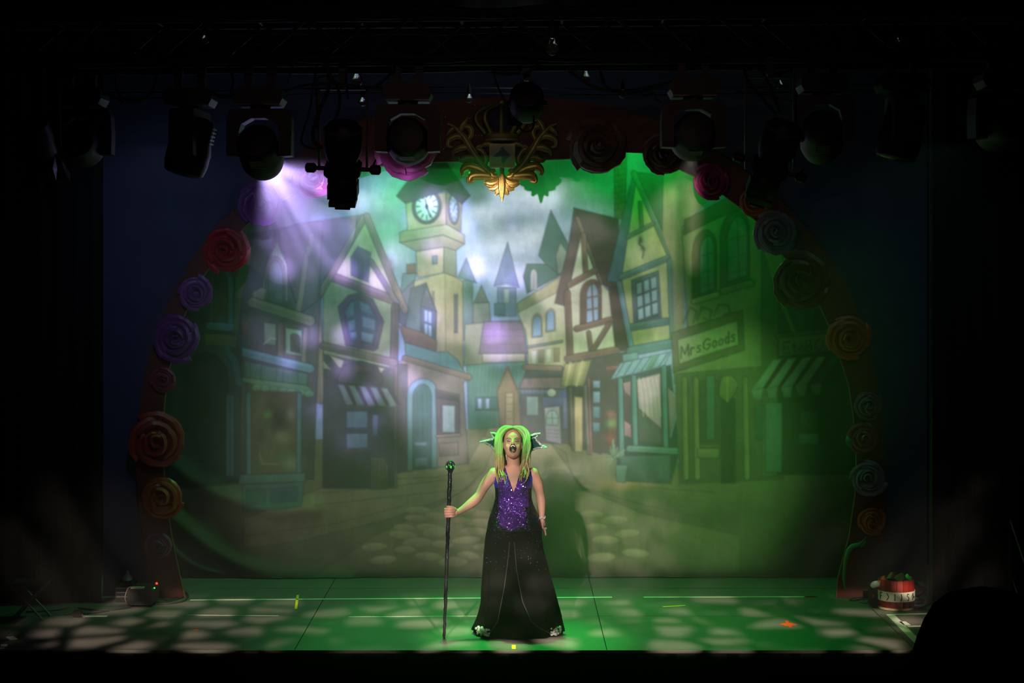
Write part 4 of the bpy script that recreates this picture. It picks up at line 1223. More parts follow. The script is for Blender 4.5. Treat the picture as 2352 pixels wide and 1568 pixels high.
# ------------------------------------------------------------------ gold crest
YC = YA - 0.06
M_GOLD = mat('gold_lit', (0.78, 0.58, 0.28), 0.38, metal=0.75, var=0.25, scale=18, bump=0.25)  # lower crest: the white beam's light painted into the gold
M_GOLDDIM = mat('gold_unlit', (0.52, 0.42, 0.24), 0.5, metal=0.6, var=0.25, scale=18, bump=0.2)  # same gold painted darker, for the crest above the beam
crest = thing('gold_crest', 'ornate gold crowned crest with leaf scrolls and a bird shield, hung at the arch top', 'crest', P(1153, 462, YC))
def curl(pts, w0, w1, side=0, name='scroll_leaf', mt=None, depth=0.0, rib=True):
    for s in ((1, -1) if side == 0 else (side,)):
        q = [P(1153 + s * (x - 1153), y, YC - depth) for x, y in pts]
        q = spline(q, 7)
        n = len(q)
        rs = [1.7 * (w0 * (1 - i / (n - 1)) + w1 * (i / (n - 1))) / S(YC) * (0.35 + 0.65 * math.sin(math.pi * min(1, 0.12 + 0.95 * i / (n - 1)))) for i in range(n)]
        p = MB().tube(q, rs, 8, flat=0.6).build(name, mt or M_GOLDDIM, crest, smooth=True)
        if rib:
            for off in (-0.4, 0.4):
                qq = []
                for i in range(n):
                    t = (q[min(i + 1, n - 1)] - q[max(i - 1, 0)]).normalized()
                    qq.append(q[i] + Vector((-t.z, 0, t.x)) * rs[i] * off + Vector((0, -rs[i] * 0.5, 0)))
                sub(MB().tube(qq, [r_ * 0.22 for r_ in rs], 5), 'rib', mt or M_GOLDDIM, p, smooth=True)
# outer scrolls: main stems and their curled leaves (drawn on the right-hand side; mirrored)
curl([(1175, 402), (1200, 378), (1222, 345), (1240, 315), (1262, 292), (1278, 284)], 7, 5)
curl([(1240, 318), (1256, 312), (1274, 320), (1276, 334), (1266, 338)], 6, 4)
curl([(1226, 340), (1244, 338), (1262, 346), (1266, 358)], 6, 4)
curl([(1232, 322), (1224, 308), (1226, 294), (1240, 290), (1246, 300), (1240, 308)], 6, 4)
curl([(1250, 302), (1244, 288), (1236, 276), (1230, 268)], 6, 3)
curl([(1262, 292), (1274, 302), (1280, 312)], 5, 3)
curl([(1212, 362), (1232, 362), (1246, 368), (1252, 362)], 6, 4)
curl([(1196, 384), (1190, 366), (1198, 348), (1210, 340), (1202, 334), (1186, 334)], 5, 3)
curl([(1170, 338), (1184, 330), (1200, 336), (1208, 350)], 5, 3)
curl([(1190, 396), (1210, 386), (1232, 382), (1244, 392), (1242, 404)], 8, 5, mt=M_GOLD)
curl([(1178, 404), (1204, 402), (1222, 404), (1228, 416), (1218, 416)], 8, 5, mt=M_GOLD)
curl([(1164, 406), (1174, 404), (1178, 396), (1172, 392), (1168, 397)], 6, 4, mt=M_GOLD)
# hanging palmette
curl([(1153, 404), (1162, 416), (1176, 422), (1188, 420), (1194, 419)], 5, 7, mt=M_GOLD, depth=0.02)
curl([(1153, 408), (1160, 424), (1170, 433), (1182, 434)], 5, 5, mt=M_GOLD, depth=0.03)
curl([(1153, 410), (1158, 430), (1164, 442), (1168, 448)], 5, 4, mt=M_GOLD, depth=0.03)
curl([(1153, 400), (1153, 425), (1153, 445), (1153, 461)], 6, 4, side=1, mt=M_GOLD, depth=0.05)
# shield
def rect(x0, y0, x1, y1):
    a, b = P(x0, y1, YC), P(x1, y0, YC)
    return [(a.x, a.z), (b.x, a.z), (b.x, b.z), (a.x, b.z)]
sh = MB().prism(rect(1124, 331, 1183, 386), YC - 0.07, YC + 0.03).build('shield', M_GOLDDIM, crest)
sub(MB().prism(rect(1128, 335, 1178, 381), YC - 0.082, YC - 0.065), 'plaque', mat('plaque_tan', (0.62, 0.47, 0.36), 0.5, var=0.12), sh)
bird = [(1132, 361), (1148, 348), (1151, 340), (1155.5, 338), (1159.5, 345), (1173, 357.6), (1163, 367), (1157, 377), (1153, 376), (1152, 367), (1143.5, 362)]
sub(MB().prism([(P(x, y, YC).x, P(x, y, YC).z) for x, y in bird], YC - 0.090, YC - 0.078), 'bird_emblem', mat('emblem_black', (0.10, 0.09, 0.08), 0.5), sh)
e = MB()
e.prism([(P(x, y, YC).x, P(x, y, YC).z) for x, y in [(1146, 362), (1150, 360), (1153, 364), (1149, 367)]], YC - 0.094, YC - 0.086)
e.ball(Vector((P(1152, 346, YC).x, YC - 0.092, P(1152, 346, YC).z)), 0.006, u=6, w=4)
sub(e, 'emblem_highlight', mat('emblem_buff', (0.66, 0.55, 0.42), 0.5), sh)
MB().tube([P(1153, 384, YC), P(1153, 402, YC)], 0.022, 8).build('neck', M_GOLDDIM, crest, smooth=True)
# crown
cr = MB()
cx, cz = P(1152, 318, YC).x, P(1152, 326, YC).z
cr.lathe([(0.13, 0), (0.165, 0.01), (0.170, 0.03), (0.150, 0.035), (0.158, 0.055), (0.168, 0.07), (0.150, 0.085), (0.14, 0.085)], 24, Matrix.Translation((cx, YC, cz)) @ Matrix.Diagonal((1, 0.55, 1, 1)))
band = cr.build('crown_band', M_GOLDDIM, crest, smooth=True)
for a in (-75, -38, 0, 38, 75):
    s_, c_ = math.sin(math.radians(a)), math.cos(math.radians(a))
    q = spline([(cx + 0.15 * s_, YC - 0.08 * c_, cz + 0.08), (cx + 0.24 * s_, YC - 0.13 * c_, cz + 0.20), (cx + 0.20 * s_, YC - 0.11 * c_, cz + 0.29), (cx + 0.05 * s_, YC - 0.03 * c_, cz + 0.34)], 6)
    sub(MB().tube(q, [0.022 * (1 - 0.4 * i / (len(q) - 1)) for i in range(len(q))], 7), 'crown_arch', M_GOLDDIM, band, smooth=True)
sub(MB().ball((cx, YC, cz + 0.36), 0.035), 'crown_finial', M_GOLDDIM, band, smooth=True)
MB().lathe([(0.12, 0.07), (0.17, 0.16), (0.15, 0.26), (0.05, 0.32)], 16, Matrix.Translation((cx, YC, cz)) @ Matrix.Diagonal((1, 0.5, 1, 1))).build('crown_cap', mat('crown_velvet', (0.20, 0.10, 0.20), 0.9), crest, smooth=True)

# ------------------------------------------------------------------ front truss
YT = -2.2
sT = S(YT)
M_TRUSS = mat('truss_black', (0.09, 0.095, 0.09), 0.7, metal=0.2, var=0.3)
M_FIX = mat('fixture_black', (0.055, 0.06, 0.06), 0.55, var=0.25, spec=0.35)
M_FIXE = mat('fixture_edge', (0.28, 0.29, 0.30), 0.45, metal=0.3, var=0.1)
M_CAB = mat('cable_black', (0.06, 0.06, 0.06), 0.7, spec=0.3)
def tz(px, py):                       # the truss rises slightly to the right in the picture
    return CAMZ + (HOR - py - 9 + (px - 1176) * 0.0075) / sT
truss = thing('box_truss', 'long black box truss spanning the top of the picture above the lamps', 'truss', (0, YT, tz(1176, 150)))
def tp(x, py, Y):
    return Vector((x, Y, tz(x * sT + 1176, py)))
TX = 4.6
for nm, py, Y, r in (('chord', 132, YT, 0.028), ('chord', 30, YT, 0.028), ('chord', 132, YT + 0.32, 0.028), ('chord', 30, YT + 0.32, 0.028)):
    MB().tube([tp(-TX, py, Y), tp(TX, py, Y)], r, 10).build(nm, M_TRUSS, truss, smooth=True)
nb = 26
for Y, ph in ((YT, 0), (YT + 0.32, 1)):
    for i in range(nb):
        x0, x1 = -TX + 2 * TX * i / nb, -TX + 2 * TX * (i + 1) / nb
        a, b = (132, 30) if (i + ph) % 2 == 0 else (30, 132)
        MB().tube([tp(x0, a, Y), tp(x1, b, Y)], 0.013, 7).build('brace', M_TRUSS, truss, smooth=True)
for i in range(nb // 2 + 1):
    x = -TX + 2 * TX * i / (nb // 2)
    for py in (132, 30):
        MB().tube([tp(x, py, YT), tp(x, py, YT + 0.32)], 0.012, 6).build('cross_bar', M_TRUSS, truss)
def loom(py0, sag, r, Y, label, n=40, seed=1, x0=-4.6, x1=4.6):
    rr = random.Random(seed)
    pts = []
    for i in range(n + 1):
        x = x0 + (x1 - x0) * i / n
        pts.append(tp(x, py0 + sag * abs(math.sin(i * 0.9 + seed)) + rr.uniform(-2, 2), Y))
    o = MB().tube(spline(pts, 3), r, 7).build('cable_loom', M_CAB, None, pts[0], smooth=True)
    tag(o, label, 'cable', 'cables on the truss')
loom(120, 5, 0.034, YT - 0.05, 'thick bundle of black cable taped along the lower front chord of the truss', seed=1)
loom(142, 3, 0.028, YT + 0.10, 'black cable bundle lying under the lower rear chord of the truss', seed=2)
loom(18, 5, 0.040, YT - 0.04, 'thick bundle of black cable along the top chord of the truss', seed=3)
loom(62, 4, 0.010, YT + 0.02, 'thin black cable strung through the middle of the truss bracing', seed=4)
# black border cloth above the truss
curtain(-4.8, 4.8, YT + 0.6, tz(1176, 8), 5.9, 'border_cloth', 'black border cloth hanging above the truss along the top edge', amp=0.03, pitch=0.3)

# ------------------------------------------------------------------ lamps on the truss
def hang(px, py, dy):                 # a point on the truss, dy upstage of its front chord
    Y = YT + dy
    k = sT / S(Y)
    return Vector(((px - 1176) / S(Y), Y, CAMZ + (tz(px, py) - CAMZ) * k))
def moving_head(px, top, label, pan, tilt, dy=0.02, hc=-.485, lens_mat=None, edge=True):
    """Moving head hung from the truss: clamps, base, yoke and head. pan/tilt in degrees; tilt 0 looks level upstage."""
    base = hang(px, top, dy)
    t = thing('moving_head', label, 'stage light', base, 'moving heads on the front truss')
    for s in (-1, 1):
        c = MB().box((s * 0.08, 0, -0.045), (0.05, 0.06, 0.12), bev=0.012)
        c.tube([(s * 0.08 - 0.03, 0, 0.02), (s * 0.08 + 0.03, 0, 0.02)], 0.036, 10)
        local(c, 'clamp', M_FIX, t)
    b = MB().prism([(-.13, -.09), (.13, -.09), (.165, -.12), (.17, -.17), (.145, -.215), (-.145, -.215), (-.17, -.17), (-.165, -.12)], -.13, .13)
    bo = local(b, 'base', M_FIX, t)
    if edge:
        for s in (-1, 1):
            local(MB().box((s * 0.10, -0.131, -0.212), (0.10, 0.006, 0.008)), 'trim_strip', M_FIXE, bo)
    local(MB().lathe([(0.06, -0.245), (0.07, -0.24), (0.07, -0.21), (0.06, -0.205)], 14), 'swivel', M_FIX, t)
    Rp = Matrix.Rotation(math.radians(pan), 4, 'Z')
    o_ = [(-.20, -.24), (.20, -.24), (.218, -.29), (.225, -.40), (.222, -.56), (.14, -.565), (.138, -.40), (.12, -.34), (.05, -.30), (-.05, -.30), (-.12, -.34), (-.138, -.40), (-.14, -.565), (-.222, -.56), (-.225, -.40), (-.218, -.29)]
    yk = local(MB().prism(o_, -.085, .085, Rp), 'yoke', M_FIX, t)
    if edge:
        e = MB()
        for a_, b_ in (((-.05, -.298), (.05, -.298)), ((.05, -.298), (.12, -.338)), ((-.05, -.298), (-.12, -.338))):
            e.tube([(a_[0], -.088, a_[1]), (b_[0], -.088, b_[1])], 0.005, 5, Rp)
        local(e, 'yoke_lip', M_FIXE, yk)
    Rh = Matrix.Translation((0, 0, hc)) @ Rp @ Matrix.Rotation(math.radians(-tilt), 4, 'X') @ Matrix.Rotation(-math.pi / 2, 4, 'X')
    # head profile along its beam axis (local +z after the rotation points upstage)
    h = MB().lathe([(0.06, -.21), (0.115, -.20), (0.138, -.16), (0.138, -.02), (0.150, .02), (0.152, .12), (0.135, .19), (0.12, .20)], 26, Rh)
    h.box((0, 0, 0), (0.285, 0.06, 0.10), Rh)
    ho = local(h, 'head', M_FIX, t, smooth=True)
    local(MB().lathe([(0.115, .185), (0.118, .2005), (0.08, .212), (0.01, .216)], 22, Rh), 'lens', lens_mat or mat('lens_glass', (0.10, 0.11, 0.13), 0.08, spec=0.8), ho, smooth=True)
    v = MB()
    for i in range(5):
        v.box((0, 0.139, -.15 + i * .026), (0.10, 0.008, 0.010), Rh)
    local(v, 'cooling_fin', M_FIXE, ho)['kind'] = 'stuff'
    return t
moving_head(187, 158, 'black moving head beside the crumpled foil lamp on the far left of the truss', 4, 4, dy=0.34)
moving_head(437, 160, 'black moving head turned side-on, left of the lit lavender one', 84, 76)
moving_head(598, 160, 'black moving head throwing the lavender beam', 0, 20, hc=-.53, lens_mat=mat('lens_lit', (0.8, 0.75, 1.0), 0.2, emit=((0.75, 0.66, 1.0), 2.0)))
moving_head(937, 152, 'black moving head facing square on in front of the large pink rose', 0, 6)
moving_head(1592, 147, 'black moving head facing square on, right of the gold crest', 0, 8)
moving_head(1888, 140, 'dark moving head right behind the tilted profile spot', -8, 20, dy=0.34, hc=-.53)
moving_head(2071, 138, 'dark moving head turned side-on, second from the right end', 86, 76, edge=False)
moving_head(2303, 132, 'dark moving head cut by the right edge of the picture', 6, 6)

def profile_spot(px, top, label, roll, pitch, hang_px, dy=0.02):
    """Profile spot: long yoke, round rear housing, gate with side knobs, stepped lens tube with a colour frame."""
    base = hang(px, top, dy)
    t = thing('profile_spot', label, 'stage light', base, 'profile spots on the front truss')
    drop = hang_px / sT
    c = MB().box((0, 0, -0.03), (0.05, 0.06, 0.12), bev=0.012)
    c.tube([(-.03, 0, 0.03), (.03, 0, 0.03)], 0.036, 10)
    local(c, 'clamp', M_FIX, t)
    y = MB()
    y.box((0, 0, -0.10), (0.345, 0.045, 0.012))
    for s in (-1, 1):
        y.box((s * 0.165, 0, -0.10 - (drop - 0.10) / 2), (0.014, 0.045, drop - 0.08))
    local(y, 'yoke', M_FIX, t)
    R = Matrix.Translation((0, 0, -drop)) @ Matrix.Rotation(math.radians(roll), 4, 'Y') @ Matrix.Rotation(math.radians(180 + pitch), 4, 'X')
    # local +z = beam direction (downwards and upstage)
    hs = local(MB().lathe([(0.05, -.34), (0.10, -.33), (0.128, -.29), (0.134, -.22), (0.128, -.13), (0.10, -.05), (0.09, -.02)], 24, R), 'rear_housing', M_FIX, t, smooth=True)
    local(MB().lathe([(0.128, -.295), (0.137, -.29), (0.137, -.275), (0.130, -.27)], 24, R), 'housing_rim', M_FIXE, hs, smooth=True)
    g = MB().box((0, 0, 0.0), (0.25, 0.17, 0.085), R, bev=0.02)
    g.box((0, 0, 0.055), (0.20, 0.15, 0.05), R)
    go = local(g, 'gate', M_FIX, t)
    for s in (-1, 1):
        kb = MB().tube([(s * 0.12, 0, 0.0), (s * 0.185, 0, 0.0)], 0.016, 8, R)
        kb.tube([(s * 0.185, 0, 0), (s * 0.20, 0, 0), (s * 0.25, 0, 0), (s * 0.262, 0, 0)], [0.02, 0.036, 0.036, 0.02], 10, R)
        local(kb, 'tilt_knob', M_FIX, t, smooth=True)
    local(MB().tube([(0.20, 0, 0.0), (0.225, 0, -0.075)], [0.010, 0.006], 6, R), 'lock_lever', M_FIX, t)
    l = MB().lathe([(0.085, 0.06), (0.092, 0.08), (0.092, 0.24), (0.085, 0.25)], 22, R)
    l.box((0, 0, 0.15), (0.205, 0.17, 0.10), R)
    lo = local(l, 'lens_tube', M_FIX, t, smooth=True)
    f = MB().box((0, 0, 0.235), (0.185, 0.185, 0.035), R)
    f.box((0, 0.0, 0.265), (0.105, 0.12, 0.03), R)
    local(f, 'colour_frame', M_FIX, lo)
    return t
profile_spot(788, 160, 'black profile spot hanging straight down between the lavender lamp and the pink rose', 2, 22, 216)
profile_spot(1768, 140, 'dark profile spot tilted sideways below the right part of the truss', 18, 22, 238, dy=-0.10)

# small round lantern in front of the crest
base = Vector(((1210 - 1176) / sT, YT + 0.02, tz(1210, 150)))
t = thing('fresnel_lantern', 'small round black lantern hanging in front of the gold crest', 'stage light', base)
c = MB().box((0, 0, -0.03), (0.045, 0.05, 0.10), bev=0.01)
c.tube([(-.03, 0, 0.03), (.03, 0, 0.03)], 0.034, 10)
local(c, 'clamp', M_FIX, t)
y = MB()
for s in (-1, 1):
    y.tube([(s * 0.03, 0, -0.07), (s * 0.045, 0, -0.12), (s * 0.10, 0, -0.17), (s * 0.125, 0, -0.25)], 0.010, 6)
local(y, 'yoke', M_FIX, t)
R = Matrix.Translation((0, 0, -.235)) @ Matrix.Rotation(math.radians(-24), 4, 'X') @ Matrix.Rotation(-math.pi / 2, 4, 'X')
local(MB().lathe([(0.06, -.14), (0.10, -.13), (0.118, -.10), (0.118, .06), (0.105, .10), (0.09, .11)], 14, R), 'housing', M_FIX, t, smooth=True)
for s in (-1, 1):
    local(MB().tube([(s * 0.115, 0, 0), (s * 0.14, 0, 0)], 0.02, 8, Matrix.Translation((0, 0, -.235))), 'tilt_knob', M_FIX, t)
local(MB().box((-0.085, 0.03, 0.13), (0.10, 0.15, 0.005), R), 'barn_door', M_FIX, t)
# lamp wrapped in crumpled foil, far left
base = hang(92, 160, -0.10)
t = thing('par_lantern', 'dark lantern wrapped in crumpled foil at the far left of the truss', 'stage light', base)
c = MB().box((0, 0, -0.03), (0.045, 0.05, 0.12), bev=0.01)
c.tube([(-.03, 0, 0.03), (.03, 0, 0.03)], 0.034, 10)
local(c, 'clamp', M_FIX, t)
y = MB()
for s in (-1, 1):
    y.tube([(0, 0, -0.08), (s * 0.13, 0, -0.10), (s * 0.14, 0, -0.48)], 0.010, 6)
local(y, 'yoke', M_FIX, t)
R = Matrix.Translation((0, 0, -.50)) @ Matrix.Rotation(math.radians(-50), 4, 'X') @ Matrix.Rotation(-math.pi / 2, 4, 'X')
local(MB().lathe([(0.05, -.24), (0.09, -.22), (0.11, -.14), (0.115, .12), (0.11, .14)], 16, R), 'can', M_FIX, t, smooth=True)
rr = random.Random(3)
for k in range(4):
    a = k * 1.2 - 1.9
    mb = MB()
    pts = [[Vector((math.cos(a + u * .9) * (0.115 + .05 * v + rr.uniform(-.012, .012)), math.sin(a + u * .9) * (0.115 + .05 * v) + rr.uniform(-.012, .012), 0.02 + 0.22 * v + rr.uniform(-.015, .015))) for u in (0, .33, .66, 1)] for v in (0, .35, .7, 1)]
    vs = [p for r_ in pts for p in r_]
    mb.add(vs, [(i * 4 + j, i * 4 + j + 1, (i + 1) * 4 + j + 1, (i + 1) * 4 + j) for i in range(3) for j in range(3)], R)
    local(mb, 'foil_flap', mat('black_foil', (0.26, 0.27, 0.28), 0.3, metal=0.7, var=0.3), t)

# hanging cables, each its own thing
def cable(pts, r, label, Y=-2.3, seg=6):
    q = spline([P(x, y, Y) for x, y in pts], 7)
    o = MB().tube(q, r, seg).build('cable', M_CAB, None, q[0], smooth=True)
    return tag(o, label, 'cable', 'cables hanging from the truss')
cable([(752, 145), (755, 200), (735, 250), (720, 300), (722, 325), (740, 340)], 0.013, 'thick cable looping down left of the hanging profile spot')
cable([(728, 150), (718, 205), (712, 250), (694, 310), (695, 330), (715, 340), (742, 340)], 0.007, 'thin cable loop farthest left of the hanging profile spot')
cable([(742, 148), (762, 178), (780, 215), (778, 250), (770, 276)], 0.010, 'cable dropping into the top of the hanging profile spot')
cable([(730, 300), (727, 220), (728, 185), (740, 176), (760, 178), (752, 192), (730, 196)], 0.007, 'small cable ring left above the hanging profile spot')
cable([(1133, 158), (1140, 190), (1158, 230), (1180, 275), (1198, 298), (1212, 302), (1224, 294), (1226, 265)], 0.007, 'long thin loop of cable hanging below the small round lantern')
cable([(1080, 150), (1110, 160), (1150, 170), (1196, 168)], 0.012, 'cable sagging to the clamp of the small round lantern', Y=-2.05)
cable([(1200, 172), (1222, 160), (1240, 143)], 0.009, 'short cable rising right from the small round lantern')
cable([(1282, 140), (1310, 165), (1345, 190), (1380, 205), (1430, 210), (1500, 200), (1560, 190)], 0.011, 'long cable sagging right from the crest towards the square-on lamp', Y=-2.05)
cable([(1375, 138), (1380, 170), (1392, 200), (1430, 212), (1480, 208), (1540, 188), (1570, 170)], 0.012, 'heavier cable swag beside the square-on lamp right of the crest', Y=-2.0)
cable([(1540, 188), (1490, 200), (1475, 212), (1480, 220), (1500, 214), (1508, 228), (1520, 236)], 0.007, 'kinked cable end left of the square-on lamp')
cable([(1712, 145), (1716, 180), (1750, 225), (1782, 262)], 0.012, 'slanting cable into the tilted profile spot')
cable([(1740, 145), (1765, 190), (1780, 225), (1790, 258)], 0.012, 'second slanting cable beside the tilted profile spot')
cable([(1722, 150), (1760, 160), (1790, 168), (1820, 160)], 0.010, 'cable draped between the tilted profile spot and the lamp behind it')
cable([(268, 150), (266, 190), (276, 220), (305, 232), (338, 222), (356, 190), (360, 150)], 0.009, 'big cable loop hanging left of the side-on moving head')
cable([(235, 215), (260, 222), (285, 236)], 0.008, 'short cable right of the far-left moving head')
cable([(480, 212), (510, 222), (540, 218)], 0.012, 'cable link between the side-on and the lavender moving heads')
cable([(520, 150), (535, 180), (530, 215)], 0.008, 'thin cable rising beside the lavender moving head')
cable([(655, 210), (700, 196), (760, 192), (840, 200), (890, 206)], 0.009, 'cable strung from the lavender moving head to the lamp before the pink rose')
cable([(860, 200), (880, 185), (900, 165), (906, 150)], 0.011, 'cable curling up behind the lamp before the pink rose')
cable([(1830, 235), (1790, 225), (1740, 215), (1690, 210)], 0.006, 'thin cable running left from the dark lamp behind the profile spot')
cable([(660, 190), (668, 165), (674, 148)], 0.006, 'thin cable climbing right of the lavender moving head')
cable([(795, 160), (796, 200), (800, 228)], 0.008, 'short dangling cable end above the hanging profile spot')
rr = random.Random(9)
for i, (x, w) in enumerate(((560, 60), (690, 90), (760, 60), (1010, 80), (1120, 70), (1300, 90), (1820, 80))):
    cable([(x, 30), (x + w * .2, 60 + rr.uniform(0, 20)), (x + w * .6, 95 + rr.uniform(0, 20)), (x + w, 70), (x + w * 1.2, 45)], 0.007, ['loose cable loop in the truss bracing above the lavender lamp', 'loose cable loop in the truss left of the hanging profile spot', 'loose cable loop in the truss above the hanging profile spot',
          'loose cable loop in the truss left above the gold crest', 'loose cable loop in the truss right above the gold crest', 'loose cable loop in the truss right of the small round lantern', 'loose cable loop in the truss above the tilted profile spot'][i], Y=-2.12)

# festoon lamps: clear bulbs in black holders, on two thin wires behind the lamps
YF = -1.6
M_BULB = mat('bulb_glass', (0.92, 0.95, 0.95), 0.03, var=0.0, trans=0.95, spec=0.6)
for label, ys in (('upper thin festoon wire crossing the stage behind the lamps', 203), ('lower thin festoon wire crossing the stage behind the lamps', 216)):
    q = [P(x, ys + 4 * math.sin(x / 190.0) - (x - 1176) * 0.006, YF) for x in range(-610, 2970, 40)]
    o = MB().tube(q, 0.005, 5).build('festoon_wire', M_CAB, None, q[0])
    tag(o, label, 'wire', 'festoon wires')
for (x, y, r, label, Y) in [(833, 236, 8, 'small clear bulb hanging between the profile spot and the lamp before the pink rose', YF), (820, 186, 13, 'clear bulb tucked under the truss above the hanging profile spot', -2.0),
                         (1078, 228, 8, 'small clear bulb left above the gold crest', YF), (1268, 112, 16, 'largest clear bulb on the truss right of the small round lantern', -2.35), (1345, 180, 11, 'clear bulb under the truss right of the gold crest', -1.9),
                         (1430, 218, 8, 'small clear bulb right of the brown rose, left of the square-on lamp', YF), (2056, 100, 13, 'clear bulb on the truss above the right side-on moving head', -2.3), (472, 92, 9, 'clear bulb in the truss above the left side-on moving head', -2.2),
                         (2300, 142, 9, 'clear bulb under the truss near the right edge', -2.2), (1790, 196, 8, 'clear bulb above the tilted profile spot', YF)]:
    c = P(x, y, Y)
    R = r / S(Y)
    t = thing('festoon_bulb', label, 'light bulb', c, 'clear festoon bulbs')
    local(MB().lathe([(0.005, -R), (R * .55, -R * .86), (R * .95, -R * .3), (R, 0.1 * R), (R * .8, R * .7), (R * .5, R * 1.3), (R * .42, R * 1.7)], 16), 'glass', M_BULB, t, smooth=True)
    local(MB().lathe([(R * .5, R * 1.5), (R * .62, R * 1.6), (R * .62, R * 3.2), (R * .4, R * 3.6), (R * .15, R * 4.4)], 12), 'holder', M_CAB, t, smooth=True)
# ------------------------------------------------------------------ the performer
M_SKIN = mat('skin', (0.80, 0.58, 0.50), 0.5, var=0.08, scale=8, spec=0.4)
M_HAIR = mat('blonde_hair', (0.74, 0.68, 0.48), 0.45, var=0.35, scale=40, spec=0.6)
nt = M_HAIR.node_tree                 # wig: lamp green painted into the streaked crown, running out into dark blonde ends
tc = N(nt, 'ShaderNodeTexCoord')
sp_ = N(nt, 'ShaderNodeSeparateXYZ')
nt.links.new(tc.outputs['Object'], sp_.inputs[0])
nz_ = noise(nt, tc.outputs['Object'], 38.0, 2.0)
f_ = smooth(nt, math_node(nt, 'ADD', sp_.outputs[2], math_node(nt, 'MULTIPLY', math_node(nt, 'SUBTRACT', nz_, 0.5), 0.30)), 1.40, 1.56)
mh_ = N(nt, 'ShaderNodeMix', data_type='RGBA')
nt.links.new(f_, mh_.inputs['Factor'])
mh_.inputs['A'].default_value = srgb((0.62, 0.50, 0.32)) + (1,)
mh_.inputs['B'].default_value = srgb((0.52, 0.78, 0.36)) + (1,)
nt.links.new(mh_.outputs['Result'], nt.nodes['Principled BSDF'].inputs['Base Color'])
M_SATIN = mat('black_skirt', (0.03, 0.034, 0.035), 0.9, var=0.4, scale=30, spec=0.05)
M_UNDER = mat('black_underskirt', (0.02, 0.022, 0.022), 0.95, var=0.3, spec=0.03)
M_SEQ = glitter('purple_sequins', (0.42, 0.20, 0.66), 150.0, 0.30, 0.55, 1.1)
M_NAVY = glitter('navy_sequins', (0.07, 0.08, 0.14), 150.0, 0.35, 0.5, 0.9)
M_BLUE = mat('blue_satin', (0.14, 0.16, 0.62), 0.35, var=0.15)
M_TRIM = glitter('silver_trim', (0.86, 0.90, 0.90), 220.0, 0.3, 0.35, 1.0)
M_COLL = mat('collar_teal', (0.12, 0.28, 0.28), 0.5, var=0.2)
person = thing('person', 'green-lit blonde singer in purple sequin bodice and long black skirt, head thrown back', 'person', (0.015, 0.02, 0.0))
def q0(px, py, y):                    # pixel at the performer's distance
    return P(px, py, y)
def ering(c, rx, ry, n=28, front=None):
    out = []
    for k in range(n):
        a = 2 * math.pi * k / n
        fy = ry if math.sin(a) > 0 or front is None else front
        out.append(Vector((c[0] + rx * math.cos(a), c[1] + fy * math.sin(a), c[2])))
    return out
TH = math.radians(22)
HC = Vector((0.007, 0.02, 1.575))
MH = Matrix(((1, 0, 0, HC.x), (0, -math.cos(TH), math.sin(TH), HC.y), (0, math.sin(TH), math.cos(TH), HC.z), (0, 0, 0, 1)))
TORSO = [(0.80, .150, .110), (0.90, .172, .122), (0.97, .165, .118), (1.04, .142, .100), (1.10, .134, .094), (1.17, .142, .100), (1.24, .156, .110), (1.30, .166, .104), (1.345, .160, .088), (1.375, .112, .072), (1.395, .070, .060)]
TC = (0.012, 0.035)
bd = MB()
bd.loft([ering((TC[0], TC[1], z), rx, ry) for z, rx, ry in TORSO])
for s in (-1, 1):
    bd.ball((TC[0] + s * 0.062, -0.035, 1.225), (0.050, 0.050, 0.052), u=16, w=10)
    bd.ball((TC[0] + s * 0.146, 0.035, 1.322), (0.046, 0.048, 0.046), u=14, w=8)
    # legs and feet under the skirt
    bd.tube([(0.012 + s * 0.08, 0.04, 0.86), (0.012 + s * 0.085, 0.03, 0.48), (0.012 + s * 0.085, 0.045, 0.30), (0.012 + s * 0.09, 0.05, 0.09)], [0.085, 0.055, 0.05, 0.035], 12)
    bd.tube([(0.012 + s * 0.09, 0.07, 0.05), (0.012 + s * 0.10, -0.02, 0.04), (0.012 + s * 0.105, -0.09, 0.022)], [0.035, 0.034, 0.020], 10)
bd.tube([(0.012, 0.045, 1.33), (0.012, 0.03, 1.40), (0.010, 0.022, 1.46), (0.008, 0.03, 1.53)], [0.066, 0.054, 0.052, 0.055], 16)
# head: rings up the head axis (local x, forward, up)
HEAD = [(-.138, .010, .060, .030), (-.128, .028, .072, .012), (-.108, .049, .080, -.020), (-.082, .061, .084, -.050), (-.05, .069, .086, -.080), (-.02, .073, .087, -.096), (.015, .073, .087, -.102), (.05, .073, .084, -.101), (.085, .062, .068, -.086), (.108, .040, .044, -.060), (.119, .010, .010, -.020)]
def hring(u, rx, ff, fb, n=28):
    mid_, half = (ff + fb) / 2, (ff - fb) / 2
    return [Vector((rx * math.cos(2 * math.pi * k / n), mid_ + half * math.sin(2 * math.pi * k / n), u)) for k in range(n)]
bd.loft([hring(*h) for h in HEAD], MH)
bd.ball((0, 0.088, -0.026), (0.013, 0.018, 0.012), MH, 10, 8)                  # nose tip
bd.tube([(0, 0.080, 0.02), (0, 0.088, -0.005), (0, 0.098, -0.024)], [0.006, 0.009, 0.010], 8, MH)
for s in (-1, 1):
    bd.ball((s * 0.010, 0.086, -0.028), (0.007, 0.010, 0.007), MH, 8, 6)      # nostril wings
    bd.ball((s * 0.030, 0.070, 0.002), (0.017, 0.012, 0.011), MH, 10, 8)      # closed lids
    bd.ball((s * 0.036, 0.062, -0.042), (0.024, 0.017, 0.026), MH, 10, 8)     # cheeks
    bd.ball((s * 0.074, -0.005, -0.015), (0.010, 0.018, 0.030), MH, 8, 8)     # ears under the hair
